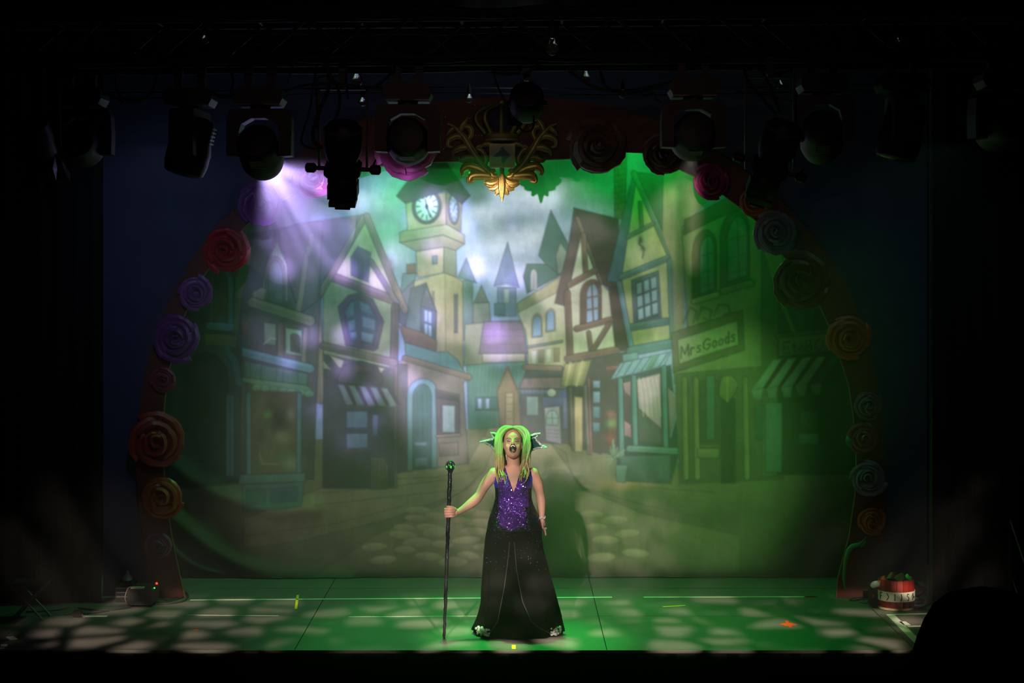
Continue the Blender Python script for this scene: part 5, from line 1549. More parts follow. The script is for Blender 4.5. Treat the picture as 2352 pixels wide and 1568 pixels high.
bd.ball((0, 0.070, -0.118), (0.022, 0.014, 0.016), MH, 10, 8)                 # chin
# arms
SH = [Vector((-0.148, 0.03, 1.325)), q0(1098, 1141, 0.0), q0(1051, 1180, -0.075)]
ST0, ST1 = P(1020, 1465.5, -0.095), P(1034.5, 1070, -0.075)                    # staff axis, foot and head
def staff_at(z):
    t = (z - ST0.z) / (ST1.z - ST0.z)
    return ST0.lerp(ST1, t)
hz_ = P(1033, 1177, -0.09).z
sx = staff_at(hz_)
wr = Vector((sx.x + 0.072, sx.y + 0.030, hz_ - 0.004))
bd.tube([Vector((-0.07, 0.035, 1.315)), SH[0]], [0.046, 0.052], 14)
bd.ball(SH[0], (0.053, 0.053, 0.052), u=14, w=10)
bd.tube(spline([SH[0], (SH[0] + SH[1]) / 2 + Vector((-.008, 0, .004)), SH[1], (SH[1] + wr) / 2 + Vector((0, 0, -.008)), wr], 5),
        [0.052, 0.051, 0.050, 0.048, 0.046, 0.044, 0.042, 0.040, 0.039, 0.038, 0.039, 0.041, 0.041, 0.040, 0.038, 0.035, 0.032, 0.029, 0.027, 0.025, 0.024], 14)
# gripping hand: palm behind the staff, four fingers closing round it, thumb over the top
bd.ball((sx.x + 0.043, sx.y + 0.014, hz_), (0.032, 0.020, 0.043), u=14, w=10)
bd.tube([wr, (sx.x + 0.05, sx.y + 0.016, hz_)], [0.025, 0.028], 10)
for k, (dz, L) in enumerate(((0.031, 1.0), (0.0105, 1.06), (-0.010, 1.0), (-0.030, 0.86))):
    z = hz_ + dz
    p = [(sx.x + 0.048, sx.y - 0.006, z), (sx.x + 0.026, sx.y - 0.030, z + .001), (sx.x - 0.002, sx.y - 0.0325 * L, z), (sx.x - 0.027 * L, sx.y - 0.018, z - .001), (sx.x - 0.029 * L, sx.y + 0.008, z - .002), (sx.x - 0.010, sx.y + 0.027, z - .002)]
    bd.tube(spline(p, 4), [0.0098, 0.0096, 0.0094, 0.0092, 0.0095] + [0.0090] * 12 + [0.0082, 0.0076, 0.007, 0.005], 8)
bd.tube(spline([(sx.x + 0.055, sx.y - 0.002, hz_ + 0.020), (sx.x + 0.034, sx.y - 0.026, hz_ + 0.044), (sx.x + 0.006, sx.y - 0.034, hz_ + 0.052), (sx.x - 0.020, sx.y - 0.026, hz_ + 0.053)], 5),
        [0.014, 0.014, 0.0135, 0.013, 0.0125, 0.0115, 0.011, 0.0105, 0.0105, 0.0102, 0.010, 0.010, 0.0098, 0.009, 0.008, 0.006], 8)
# free arm hanging on the right
A2 = [Vector((0.172, 0.035, 1.325)), q0(1241, 1139, 0.045), q0(1245, 1191, 0.02)]
bd.tube([Vector((0.09, 0.035, 1.315)), A2[0]], [0.046, 0.050], 14)
bd.ball(A2[0], (0.051, 0.051, 0.050), u=14, w=10)
bd.tube(spline([A2[0], (A2[0] + A2[1]) / 2 + Vector((.010, 0, 0)), A2[1], (A2[1] + A2[2]) / 2 + Vector((.004, 0, 0)), A2[2]], 5),
        [0.050, 0.050, 0.049, 0.047, 0.045, 0.043, 0.041, 0.039, 0.037, 0.036, 0.037, 0.038, 0.038, 0.036, 0.034, 0.031, 0.029, 0.026, 0.024, 0.022, 0.021], 14)
hp = A2[2]
bd.tube([hp, hp + Vector((.006, -.004, -.03)), hp + Vector((.012, -.008, -.062))], [0.020, 0.022, 0.020], 10, flat=1.5)
for k, (dy, L) in enumerate(((-0.030, .85), (-0.010, .98), (0.010, .94), (0.029, .78))):
    b0 = hp + Vector((.013, -.008 + dy, -.066))
    bd.tube([b0, b0 + Vector((.010, dy * .1 - .004, -.030 * L)), b0 + Vector((.016, dy * .1 - .012, -.054 * L)), b0 + Vector((.016, dy * .1 - .022, -.074 * L))], [0.0092, 0.0088, 0.0078, 0.0055], 8)
bd.tube([hp + Vector((.004, -.022, -.022)), hp + Vector((.004, -.044, -.046)), hp + Vector((.006, -.050, -.074))], [0.012, 0.0105, 0.007], 8)
tmp = bpy.data.objects.new('body_tmp', bd.mesh('body_tmp', M_SKIN))
col.objects.link(tmp)
rm = tmp.modifiers.new('remesh', 'REMESH')
rm.mode = 'VOXEL'
rm.voxel_size = 0.0042
rm.use_smooth_shade = True
sm = tmp.modifiers.new('smooth', 'SMOOTH')
sm.factor = 0.5
sm.iterations = 4
dg = bpy.context.evaluated_depsgraph_get()
bme = bpy.data.meshes.new_from_object(tmp.evaluated_get(dg))
bpy.data.objects.remove(tmp)
bme.name = 'body'
bme.materials.clear()
bme.materials.append(M_SKIN)
bme.transform(Matrix.Translation(-Vector(person['base'])))
body = bpy.data.objects.new('body', bme)
col.objects.link(body)
body.parent = person

# face
def face(mb, name, m, label=None):
    o = mb.build(name, m, person, smooth=True)
    if label:
        o['label'] = label
    return o
mo = Vector((0, 0.082, -0.068))
face(MB().ball(mo, (0.024, 0.014, 0.031), MH, 16, 10), 'mouth', mat('mouth_dark', (0.16, 0.04, 0.05), 0.5), 'wide open dark mouth')
ring_ = [(0.0265 * math.cos(a), 0.0925 - 0.010 * abs(math.cos(a)) ** 2 - 0.004 * max(0, -math.sin(a)), -0.068 + 0.032 * math.sin(a)) for a in [2 * math.pi * k / 28 for k in range(28)]]
face(MB().tube(ring_, [0.0042 if k % 14 not in (0,) else 0.003 for k in range(28)], 8, MH, closed=True), 'lips', mat('lipstick', (0.34, 0.16, 0.30), 0.3), 'dark plum lips')
tt = MB()
for k in range(7):
    a = math.radians(90 + (k - 3) * 17)
    tt.box((0.0185 * math.cos(a), 0.0925, -0.068 + 0.0250 * math.sin(a)), (0.0052, 0.005, 0.0075), MH)
face(tt, 'teeth', mat('teeth', (0.95, 0.93, 0.88), 0.3))
face(MB().ball((0.002, 0.0885, -0.084), (0.014, 0.0085, 0.012), MH, 12, 8), 'tongue', mat('tongue', (0.66, 0.34, 0.36), 0.4))
M_LASH = mat('lash_black', (0.06, 0.05, 0.06), 0.5)
for s in (-1, 1):
    face(MB().tube([(s * 0.014, 0.0815, -0.002), (s * 0.024, 0.0835, -0.0065), (s * 0.036, 0.0800, -0.0055), (s * 0.049, 0.0715, 0.002)], [0.0018, 0.0030, 0.0032, 0.0015], 6, MH), 'eyelash', M_LASH)
    face(MB().tube([(s * 0.012, 0.0865, 0.013), (s * 0.028, 0.0870, 0.022), (s * 0.042, 0.0800, 0.024), (s * 0.056, 0.0665, 0.016)], [0.0022, 0.0030, 0.0026, 0.001], 6, MH), 'eyebrow', mat('brow', (0.20, 0.14, 0.12), 0.6))
    face(MB().ball((s * 0.008, 0.1005, -0.0335), (0.0038, 0.004, 0.003), MH, 8, 6), 'nostril', mat('nostril_dark', (0.20, 0.08, 0.08), 0.6))
    face(MB().ball((s * 0.030, 0.0745, 0.0095), (0.018, 0.0090, 0.007), MH, 10, 6), 'eyelid', mat('eye_shadow', (0.42, 0.34, 0.46), 0.4))

# hair: locks from a centre parting, swept out, then down over the shoulders
hr = MB()
rh = random.Random(21)
for s in (-1, 1):
    for i in range(76):
        t = (i / 75.0) ** 1.1
        f0 = 0.085 - 0.175 * t
        lay = rh.uniform(0, 1)
        w = 0.098 + 0.040 * lay - 0.015 * t
        st = MH @ Vector((s * 0.002, f0 * (0.92 if t < .15 else 1), 0.103 + 0.020 * math.sin(math.pi * min(1, .25 + t))))
        p1 = MH @ Vector((s * (0.050 + 0.020 * lay), f0 * 0.94 - .002, 0.100 + 0.020 * lay))
        p2 = MH @ Vector((s * (0.088 + 0.032 * lay), f0 * 0.78, 0.056 + 0.020 * lay))
        p3 = MH @ Vector((s * w, f0 * 0.72 - 0.005, -0.020))
        e = rh.uniform(0.0, 1.0)
        zz = 1.44 + 0.02 * lay
        yy = -0.055 + 0.15 * t
        p4 = Vector((HC.x + s * (0.084 + 0.048 * lay), yy + .01, zz))
        p5 = Vector((HC.x + s * (0.064 + 0.058 * lay + rh.uniform(-.01, .02)), yy - .02 * (1 - t), 1.375 - 0.02 * e))
        p6 = Vector((HC.x + s * (0.060 + 0.060 * lay + rh.uniform(-.025, .02)), yy - .035 * (1 - t) - .03, 1.335 - 0.085 * e * (1 - .4 * t)))
        q = spline([st, p1, p2, p3, p4, p5, p6], 5)
        n = len(q)
        wv, wp = rh.uniform(.004, .011), rh.uniform(0, 6.28)
        q = [p_ + Vector((wv * math.sin(k * .55 + wp), wv * .6 * math.cos(k * .5 + wp), 0)) * min(1, max(0, (k - 6) / 8)) for k, p_ in enumerate(q)]
        hr.tube(q, [(0.0098 + 0.003 * lay) * (0.55 + 0.45 * math.sin(math.pi * min(1, .15 + .8 * k / n))) * (1 - 0.85 * max(0, (k / n - .6) / .4)) for k in range(n)], 6, flat=0.6)
    # volume behind the head
for i in range(34):
    a = math.pi * i / 33
    x = math.cos(a)
    q = spline([MH @ Vector((0.02 * x, -0.05, 0.128)), MH @ Vector((0.085 * x, -0.075, 0.095)), MH @ Vector((0.118 * x, -0.085, 0.02)), Vector((HC.x + 0.125 * x, 0.12, 1.50)), Vector((HC.x + 0.115 * x, 0.12, 1.38)), Vector((HC.x + 0.10 * x, 0.13, 1.28))], 4)
    hr.tube(q, [0.020] * (len(q) - 4) + [0.017, 0.013, 0.008, 0.003], 6, flat=0.7)
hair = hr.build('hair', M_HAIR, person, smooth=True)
hair['label'] = 'long dark blonde hair with green streaks, lamp green painted into the crown'

# bodice: sleeveless, plunging neckline
BOD = [(0.86, .229, .170), (0.93, .222, .163), (0.98, .204, .146), (1.03, .180, .128), (1.08, .162, .116), (1.13, .150, .108), (1.19, .150, .110), (1.25, .160, .120), (1.30, .170, .114), (1.345, .166, .098), (1.375, .120, .082), (1.395, .080, .070)]
def torso_r(z):
    for (z0, a0, b0), (z1, a1, b1) in zip(BOD, BOD[1:]):
        if z <= z1:
            f = max(0, (z - z0) / (z1 - z0))
            return a0 + (a1 - a0) * f, b0 + (b1 - b0) * f
    return BOD[-1][1], BOD[-1][2]
def bodice_pt(ph, z, off=0.0):
    rx, ry = torso_r(z)
    x, y = (rx + off) * math.sin(ph), -(ry + off) * math.cos(ph)
    if y < 0:
        bump = sum(math.exp(-((x - s * 0.068) / 0.055) ** 2 - ((z - 1.225) / 0.055) ** 2) for s in (-1, 1))
        y -= 0.052 * bump
    return Vector((TC[0] + x + 0.012 * max(0.0, min(1.0, (1.08 - z) / 0.15)), TC[1] + y, z))
zs = [0.875 + (1.382 - 0.875) * i / 40 for i in range(41)]
NPH = 72
bo = MB()
for z in zs:
    w = max(0.0, (z - 1.185) / (1.38 - 1.185)) * 0.066
    rx, _ = torso_r(z)
    p0 = math.asin(min(0.98, w / rx))
    for k in range(NPH + 1):
        bo.v.append(bodice_pt(p0 + (2 * math.pi - 2 * p0) * k / NPH, z))
for i in range(40):
    for k in range(NPH):
        a = i * (NPH + 1) + k
        c = (bo.v[a] + bo.v[a + NPH + 2]) / 2
        bo.f.append((a, a + 1, a + NPH + 2, a + NPH + 1))
        d_ = abs(c.x - TC[0])
        belly = (c.x - TC[0] + 0.015) ** 2 / 0.115 ** 2 + (c.z - 0.99) ** 2 / 0.10 ** 2 < 1.0
        bo.m.append(1 if d_ > 0.122 and c.z > 1.22 else (0 if c.y < 0.02 and ((c.z > 1.07 and d_ < 0.125) or belly) else 2))
bodice = bo.build('bodice', [M_SEQ, M_BLUE, M_NAVY], person, smooth='all')
sq = MB()
rs_ = random.Random(4)
for i in range(2200):
    z = rs_.uniform(0.90, 1.37)
    ph = rs_.uniform(-1.35, 1.35)
    w = max(0.0, (z - 1.185) / (1.38 - 1.185)) * 0.066
    c = bodice_pt(ph, z, 0.003)
    if abs(c.x - TC[0]) < w + 0.006 or abs(c.x - TC[0]) > 0.125:
        continue
    nrm = Vector((math.sin(ph), -math.cos(ph), 0)) + Vector((rs_.uniform(-.7, .7), rs_.uniform(-.5, .3), rs_.uniform(-.7, .9)))
    Rq = nrm.to_track_quat('Z', 'Y').to_matrix().to_4x4()
    r = rs_.uniform(0.0028, 0.0052)
    sq.add([(r * math.cos(a), r * math.sin(a), 0) for a in (0, 1.257, 2.513, 3.77, 5.027)], [(0, 1, 2, 3, 4)], Matrix.Translation(c) @ Rq)
so = sub(sq, 'sequins', mat('sequin_disc', (0.62, 0.42, 0.90), 0.22, metal=0.9, var=0.3, scale=300), bodice)
so['kind'] = 'stuff'

# skirt: black underskirt with a split overskirt on top
SK = [(1.07, 1136, 1222, .108), (1.03, 1131, 1230, .125), (0.97, 1125, 1239, .142), (0.93, 1122, 1243, .152), (0.875, 1120, 1243, .158), (0.80, 1117, 1243, .165), (0.70, 1114, 1247, .178), (0.60, 1112, 1255, .19), (0.50, 1110, 1262, .205), (0.37, 1107, 1273, .225), (0.26, 1106, 1281, .245), (0.17, 1100, 1288, .262), (0.10, 1093, 1292, .275), (0.05, 1086, 1296, .285), (0.004, 1082, 1298, .29)]
def skirt_at(z, over=0.0):
    for a, b in zip(SK, SK[1:]):
        if z >= b[0]:
            f = (a[0] - z) / (a[0] - b[0])
            v = [a[i] + (b[i] - a[i]) * f for i in range(4)]
            break
    else:
        v = list(SK[-1])
    x0, x1 = (v[1] - 1176) / 280.0, (v[2] - 1176) / 280.0
    return (x0 + x1) / 2, (x1 - x0) / 2 + over, v[3] + over, 0.035 + 0.075 * (1.07 - z)
def skirt_pt(ph, z, over=0.0):
    cx_, rx, ry, cy_ = skirt_at(z, over)
    d = max(0.0, (1.0 - z)) ** 1.3
    k = 1 + d * (0.045 * math.cos(9 * ph + 0.6) + 0.025 * math.cos(17 * ph + 2.0)) - 0.05 * d
    return Vector((cx_ + rx * k * math.sin(ph), cy_ - ry * k * math.cos(ph), z))
us = MB()
zu = [0.915 - 0.907 * (i / 40.0) for i in range(41)]
us.loft([[skirt_pt(2 * math.pi * k / 96, z, -0.012) for k in range(96)] for z in zu], caps=False)
us.build('underskirt', M_UNDER, person, smooth='all')
OL = [(1205, 1174), (1270, 1168), (1349, 1156), (1418, 1142), (1452, 1119)]
OR = [(1205, 1178), (1300, 1186), (1373, 1200), (1418, 1221), (1440, 1249), (1452, 1276)]
def edge_x(tab, py):
    for (y0, x0), (y1, x1) in zip(tab, tab[1:]):
        if py <= y1:
            f = max(0, (py - y0) / (y1 - y0))
            return x0 + (x1 - x0) * f
    return tab[-1][1]
ov = MB()
zo = [0.905 - 0.875 * (i / 44.0) for i in range(45)]
K = 90
for z in zo:
    py = 1460 - 280 * z
    cx_, rx, ry, cy_ = skirt_at(z, 0.008)
    if py > 1205:
        pl = math.asin(max(-.97, min(.97, ((edge_x(OL, py) - 1176) / 280.0 - cx_) / rx)))
        pr = math.asin(max(-.97, min(.97, ((edge_x(OR, py) - 1176) / 280.0 - cx_) / rx)))
    else:
        pl = pr = 0.0
    for k in range(K + 1):
        ov.v.append(skirt_pt(pr + (2 * math.pi + pl - pr) * k / K, z, 0.004 + 0.006 * min(1, (0.905 - z) / 0.1)))
for i in range(44):
    for k in range(K):
        a = i * (K + 1) + k
        ov.f.append((a, a + 1, a + K + 2, a + K + 1))
        ov.m.append(0)
ovo = ov.build('overskirt', M_SATIN, person, smooth='all')
hem = [ov.v[44 * (K + 1) + k] for k in range(K + 1)]
rt = random.Random(8)
for rng_ in (range(0, 7), range(K - 9, K + 1)):
    tr = MB()
    for k in rng_:
        for j in range(5):
            tr.ball(hem[k] + Vector((rt.uniform(-.012, .012), -0.008 + rt.uniform(-.006, .004), rt.uniform(-.012, .045))), rt.uniform(0.008, 0.014), u=7, w=5)
    sub(tr, 'hem_lace', M_TRIM, ovo)
fe = MB()
fe.tube([ov.v[i * (K + 1)] + Vector((0, -.004, 0)) for i in range(6, 45)], 0.004, 6)
fe.tube([ov.v[i * (K + 1) + K] + Vector((0, -.004, 0)) for i in range(6, 45)], 0.004, 6)
sub(fe, 'piping', mat('piping_grey', (0.10, 0.12, 0.115), 0.6), ovo, smooth=True)
gl = MB()
for i in range(70):
    z = rt.uniform(0.55, 1.02)
    ph = rt.uniform(-1.2, 1.2)
    gl.ball(skirt_pt(ph, z, 0.012), 0.0032, u=5, w=4)
go_ = sub(gl, 'rhinestones', mat('rhinestone', (0.85, 0.88, 1.0), 0.12, metal=0.9), ovo)
go_['kind'] = 'stuff'

# bat-wing collar with a beaded edge
CL = {-1: [(1140, 1078), (1143, 1060), (1141, 1046), (1136, 1034), (1126, 1023), (1115, 1017), (1103, 1014.5), (1118, 1012), (1130, 1010), (1134, 1006), (1129, 1000), (1126, 995), (1136, 996), (1146, 1002), (1156, 1012), (1160, 1050), (1152, 1080)],
      1: [(1213, 1078), (1211, 1060), (1214, 1046), (1221, 1035), (1234, 1029), (1246, 1027), (1255, 1027), (1242, 1021), (1233, 1012), (1230, 1005), (1236, 1000), (1242, 995.5), (1228, 998), (1214, 1004), (1204, 1014), (1200, 1050), (1204, 1080)]}
for s in (-1, 1):
    def wy(x):
        return 0.105 - 0.55 * max(0.0, abs(x - HC.x) - 0.11)
    pts = [P(x, y, 0.03) for x, y in CL[s]]
    mb = MB()
    n = len(pts)
    for dy in (0.0, 0.008):
        mb.v += [Vector((p.x, wy(p.x) + dy, p.z)) for p in pts]
    mb.f += [tuple(range(n)), tuple(range(2 * n - 1, n - 1, -1))] + [(i, i + n, (i + 1) % n + n, (i + 1) % n) for i in range(n)]
    mb.m += [0] * (n + 2)
    cwing = mb.build('collar_wing', M_COLL, person)
    bmm = bmesh.new()
    bmm.from_mesh(cwing.data)
    bmesh.ops.triangulate(bmm, faces=[f for f in bmm.faces if len(f.verts) > 4])
    bmm.to_mesh(cwing.data)
    bmm.free()
    e = [Vector((p.x, wy(p.x) - 0.004, p.z)) for p in pts[:-2]]
    sub(MB().tube(e, [0.0085] * 4 + [0.0095] * (len(e) - 4), 8), 'beaded_edge', M_TRIM, cwing, smooth=True)
    sub(MB().tube([e[-1], (e[-1] + e[9]) / 2, e[9]], 0.006, 6), 'beaded_rib', M_TRIM, cwing, smooth=True)
# bracelet on the free wrist
br = MB()
for k in range(16):
    a = 2 * math.pi * k / 16
    br.ball(hp + Vector((0.025 * math.cos(a), 0.027 * math.sin(a), 0.012 + 0.004 * math.sin(3 * a))), 0.0075, u=7, w=5)
br.build('bracelet', M_TRIM, person)
rg = MB()
rg.ball(hp + Vector((.030, -.030, -.075)), 0.010, u=8, w=6)
rg.build('ring', M_TRIM, person)

# ------------------------------------------------------------------ her staff
staff = thing('wizard_staff', 'tall knobbly black staff with a green jewelled head, gripped by the singer', 'staff', ST0)
rk = random.Random(2)
pts, rad = [], []
for i in range(61):
    t = i / 60.0
    p = ST0.lerp(ST1, t)
    pts.append(p + Vector((rk.uniform(-.0025, .0025), rk.uniform(-.002, .002), 0)))
    rad.append(0.0115 + 0.007 * t + rk.uniform(-.0014, .0016))
rad[0] = 0.008
M_STAFF = mat('staff_black', (0.10, 0.10, 0.13), 0.32, var=0.35, scale=60, bump=0.35, spec=0.6)
shaft = MB().tube(pts, rad, 10).build('shaft', M_STAFF, staff, smooth=True)
top = ST1
hd = MB().lathe([(0.017, -.055), (0.024, -.035), (0.032, -.012), (0.034, .006), (0.028, .022), (0.018, .032), (0.014, .036)], 16, Matrix.Translation(top)).build('staff_head', M_STAFF, staff, smooth=True)
for k in range(5):
    a = 2 * math.pi * k / 5 + 0.5
    q = spline([top + Vector((0.026 * math.cos(a), 0.026 * math.sin(a), -0.03)), top + Vector((0.036 * math.cos(a), 0.036 * math.sin(a), 0.0)), top + Vector((0.028 * math.cos(a), 0.028 * math.sin(a), 0.026)), top + Vector((0.010 * math.cos(a), 0.010 * math.sin(a), 0.042))], 4)
    sub(MB().tube(q, [0.006] * 8 + [0.005, 0.004, 0.004, 0.003, 0.002], 6), 'claw', M_STAFF, hd, smooth=True)
    gq = top + Vector((0.031 * math.cos(a + .63), 0.031 * math.sin(a + .63), -0.006))
    sub(MB().ball(gq, (0.010, 0.010, 0.012), u=8, w=6), 'gem', mat('green_gem', (0.25, 0.95, 0.30), 0.1, spec=0.9), hd, smooth=True)
sub(MB().ball(top + Vector((0, 0, 0.036)), 0.011, u=10, w=6), 'crown_gem', mat('green_gem_dark', (0.10, 0.45, 0.32), 0.08, spec=0.9), hd, smooth=True)
# ------------------------------------------------------------------ tape on the deck
M_TW = mat('tape_white', (0.90, 0.92, 0.86), 0.45, var=0.06)
M_TY = mat('tape_yellow', (0.92, 0.86, 0.10), 0.5, var=0.06)
M_TO = mat('tape_orange', (0.90, 0.32, 0.12), 0.5, var=0.06)
def tape(a, b, w, m, label, group='tape marks on the deck', z=0.0012):
    p, q = PF(*a), PF(*b)
    d = (q - p)
    d.z = 0
    n = Vector((-d.y, d.x, 0)).normalized() * w / 2
    c = (p + q) / 2
    nseg = max(1, int(d.length / 0.25))
    mb = MB()
    for i in range(nseg):
        u, v = p.lerp(q, i / nseg), p.lerp(q, (i + 1) / nseg)
        vs = [u - n, v - n, v + n, u + n]
        mb.add([Vector((t.x, t.y, 0.0002)) for t in vs] + [Vector((t.x, t.y, z)) for t in vs], [(0, 3, 2, 1), (4, 5, 6, 7), (0, 1, 5, 4), (2, 3, 7, 6), (1, 2, 6, 5), (3, 0, 4, 7)])
    o = mb.build('floor_tape', m, None, (c.x, c.y, 0))
    return tag(o, label, 'tape', group)
tape((437, 1377.5), (1406, 1371), 0.040, M_TW, 'long white tape line across the deck from the left arch foot past the singer')
tape((1478, 1371), (1880, 1370), 0.036, M_TW, 'white tape line upstage on the right half of the deck')
tape((800, 1416), (1112, 1414.5), 0.012, M_TW, 'hair-thin pale strip painted as the glint of the deck seam left of the staff')  # pale strip drawn for the glint on the seam
tape((430, 1412), (640, 1413.5), 0.012, M_TW, 'thin pale strip along the deck seam near the left arch foot')  # pale strip laid over the deck seam
tape((2036, 1411), (2292, 1405.5), 0.030, M_TW, 'white tape line running right from beneath the barrel')
tape((2046, 1412), (2116, 1482), 0.070, M_TW, 'wide white tape running diagonally from the barrel to the stage front')
tape((2084, 1438), (2150, 1437), 0.045, M_TW, 'short white tape branching right off the diagonal tape')
tape((2072, 1427), (2084, 1435), 0.060, M_TW, 'tiny piece of tape beside the diagonal tape')
tape((684, 1366), (679.5, 1398), 0.022, M_TY, 'short yellow tape tick crossing the long white line on the left')
tape((1180, 1481), (1180, 1489.5), 0.030, M_TY, 'yellow tape tick at the stage front below the skirt')
tape((1522, 1393), (1575, 1390), 0.030, M_TY, 'small yellow-green tape strip on the right of the skirt')
tape((1797, 1435), (1825, 1432), 0.10, M_TO, 'orange tape strip lying across, half of the orange cross on the right', z=0.0012)
tape((1806, 1425), (1816, 1441), 0.030, M_TO, 'orange tape strip pointing front to back in the orange cross', z=0.0024)
tape((1652, 1340), (1668, 1339), 0.05, M_TO, 'orange scrap of tape far upstage right of centre')
tape((1848, 1370.5), (1878, 1369.5), 0.05, M_TO, 'orange scrap of tape at the right end of the upstage white line')
tape((1884, 1348), (1897, 1348), 0.04, M_TO, 'orange scrap of tape beside the right arch foot')
tape((195, 1415), (246, 1415), 0.055, M_TW, 'short white tape strip beside the black stand on the left')
tape((18, 1466), (36, 1464), 0.13, M_TW, 'upper white tape square at the front left corner')
tape((2, 1482), (17, 1481), 0.09, M_TW, 'middle white tape square at the front left corner')
tape((-2, 1488.5), (10, 1488), 0.05, M_TW, 'lowest white tape square at the front left corner')
tape((445, 1446), (456, 1446), 0.04, M_TO, 'small red-orange scrap on the lit cobble pattern at left')

# ------------------------------------------------------------------ left: haze machine, boxes and cables by the arch foot
def box_thing(name, label, cat, x0, x1, ytop, ybot, deep):
    Y = floorY(ybot)
    a, b = P(x0, ybot, Y), P(x1, ytop, Y)
    return thing(name, label, cat, ((a.x + b.x) / 2, Y, 0)), a.x, b.x, b.z, Y, deep
t, xa, xb, zt, Y, dp = box_thing('haze_machine', 'squat black haze machine with a pale vent on top beside the left arch foot', 'haze machine', 292, 352, 1350, 1394, 0.26)
t_body = MB().box(((xa + xb) / 2, Y + dp / 2, zt / 2 + 0.008), (xb - xa, dp, zt - 0.016), bev=0.02).build('body', mat('machine_black', (0.07, 0.07, 0.07), 0.5), t)
for s in (0.2, 0.8):
    MB().box((xa + (xb - xa) * s, Y + 0.06, 0.006), (0.03, 0.03, 0.012)).build('foot', M_CAB, t)
sub(MB().box(((xa * .65 + xb * .35) + 0.01, Y + 0.01, zt + 0.002), (0.115, 0.05, 0.012)), 'vent', mat('vent_pale', (0.75, 0.70, 0.62), 0.4), t_body)
sub(MB().ball((xb + 0.004, Y + 0.03, zt - 0.005), 0.008, u=8, w=5), 'green_led', mat('led_green', (0.1, 0.8, 0.2), 0.3, emit=((0.2, 1.0, 0.3), 1.2)), t_body)
sub(MB().ball((xb + 0.018, Y + 0.06, zt + 0.030), 0.011, u=8, w=5), 'red_led', mat('led_red', (0.9, 0.15, 0.05), 0.3, emit=((1.0, 0.16, 0.05), 3.0)), t_body)
sub(MB().tube([(xb + 0.004, Y + 0.06, zt - 0.02), (xb + 0.018, Y + 0.06, zt + 0.030)], 0.005, 6), 'led_stalk', M_CAB, t_body)
sub(MB().tube(spline([(xa - 0.004, Y, 0.03), (xa - 0.016, Y - 0.01, 0.09), (xa + 0.01, Y - 0.006, zt), (xa + 0.05, Y, zt + 0.01)], 5), 0.004, 5), 'handle_wire', mat('handle_wire', (0.5, 0.48, 0.42), 0.4), t_body)
t, xa, xb, zt, Y, dp = box_thing('dimmer_box', 'low black box with ridged side behind the haze machine', 'box', 256, 296, 1345, 1390, 0.22)
Y += 0.14
bb = MB().box(((xa + xb) / 2, Y + dp / 2, zt / 2), (xb - xa, dp, zt), bev=0.01).build('case', M_CAB, t)
for k in range(3):
    sub(MB().box(((xa + xb) / 2, Y - 0.004, zt * (0.3 + .22 * k)), (xb - xa - .02, 0.010, 0.012)), 'ridge', M_FIXE, bb)
o = MB().lathe([(0.002, 0.0), (0.05, 0.01), (0.045, 0.03), (0.02, 0.06), (0.012, 0.09), (0.002, 0.10)], 9, Matrix.Translation(Vector((xa + 0.09, Y + 0.10, zt)))).build('crumpled_rag', mat('rag_grey', (0.55, 0.57, 0.62), 0.8, bump=0.5), None, (xa + 0.09, Y + 0.10, zt), smooth=True)
tag(o, 'crumpled pale rag standing on the ridged black box', 'rag')
def floor_cable(pts, r, label, z=None):
    q = spline([PF(x, y) + Vector((0, 0, r)) for x, y in pts], 7)
    o = MB().tube(q, r, 6).build('floor_cable', mat('cable_dark_grey', (0.16, 0.17, 0.16), 0.45, spec=0.5), None, (q[0].x, q[0].y, 0), smooth=True)
    return tag(o, label, 'cable', 'cables lying on the deck')
floor_cable([(354, 1388), (390, 1387), (420, 1382), (432, 1372), (428, 1362)], 0.008, 'outermost cable sweeping round the left arch foot')
floor_cable([(354, 1384), (380, 1384), (404, 1378), (420, 1372), (426, 1363)], 0.007, 'middle cable curving round the left arch foot')
floor_cable([(356, 1380), (372, 1376), (384, 1380), (396, 1376), (410, 1371)], 0.006, 'short kinked cable right of the haze machine')
floor_cable([(300, 1396), (262, 1401), (220, 1402), (180, 1398)], 0.008, 'cable running left from the haze machine')
floor_cable([(250, 1404), (215, 1409), (180, 1411), (150, 1412)], 0.007, 'cable lying in front of the black stand on the left')
floor_cable([(160, 1396), (130, 1402), (90, 1406), (60, 1406)], 0.007, 'cable trailing into the dark at the far left')
t = thing('lamp_stand', 'small black stand lying with pale metal tips on the left of the deck', 'stand', PF(172, 1416))
MB().tube([PF(176, 1409) + Vector((0, 0, .02)), PF(193, 1419) + Vector((0, 0, .012))], 0.012, 8).build('leg', mat('stand_metal', (0.55, 0.56, 0.55), 0.3, metal=0.6), t)
MB().tube([PF(152, 1412) + Vector((0, 0, .012)), PF(170, 1410) + Vector((0, 0, .014))], 0.009, 8).build('leg', mat('stand_metal', (0.55, 0.56, 0.55)), t)
MB().box(PF(178, 1416) + Vector((0, 0, .028)), (0.075, 0.06, 0.05), bev=0.01).build('hub', M_CAB, t)

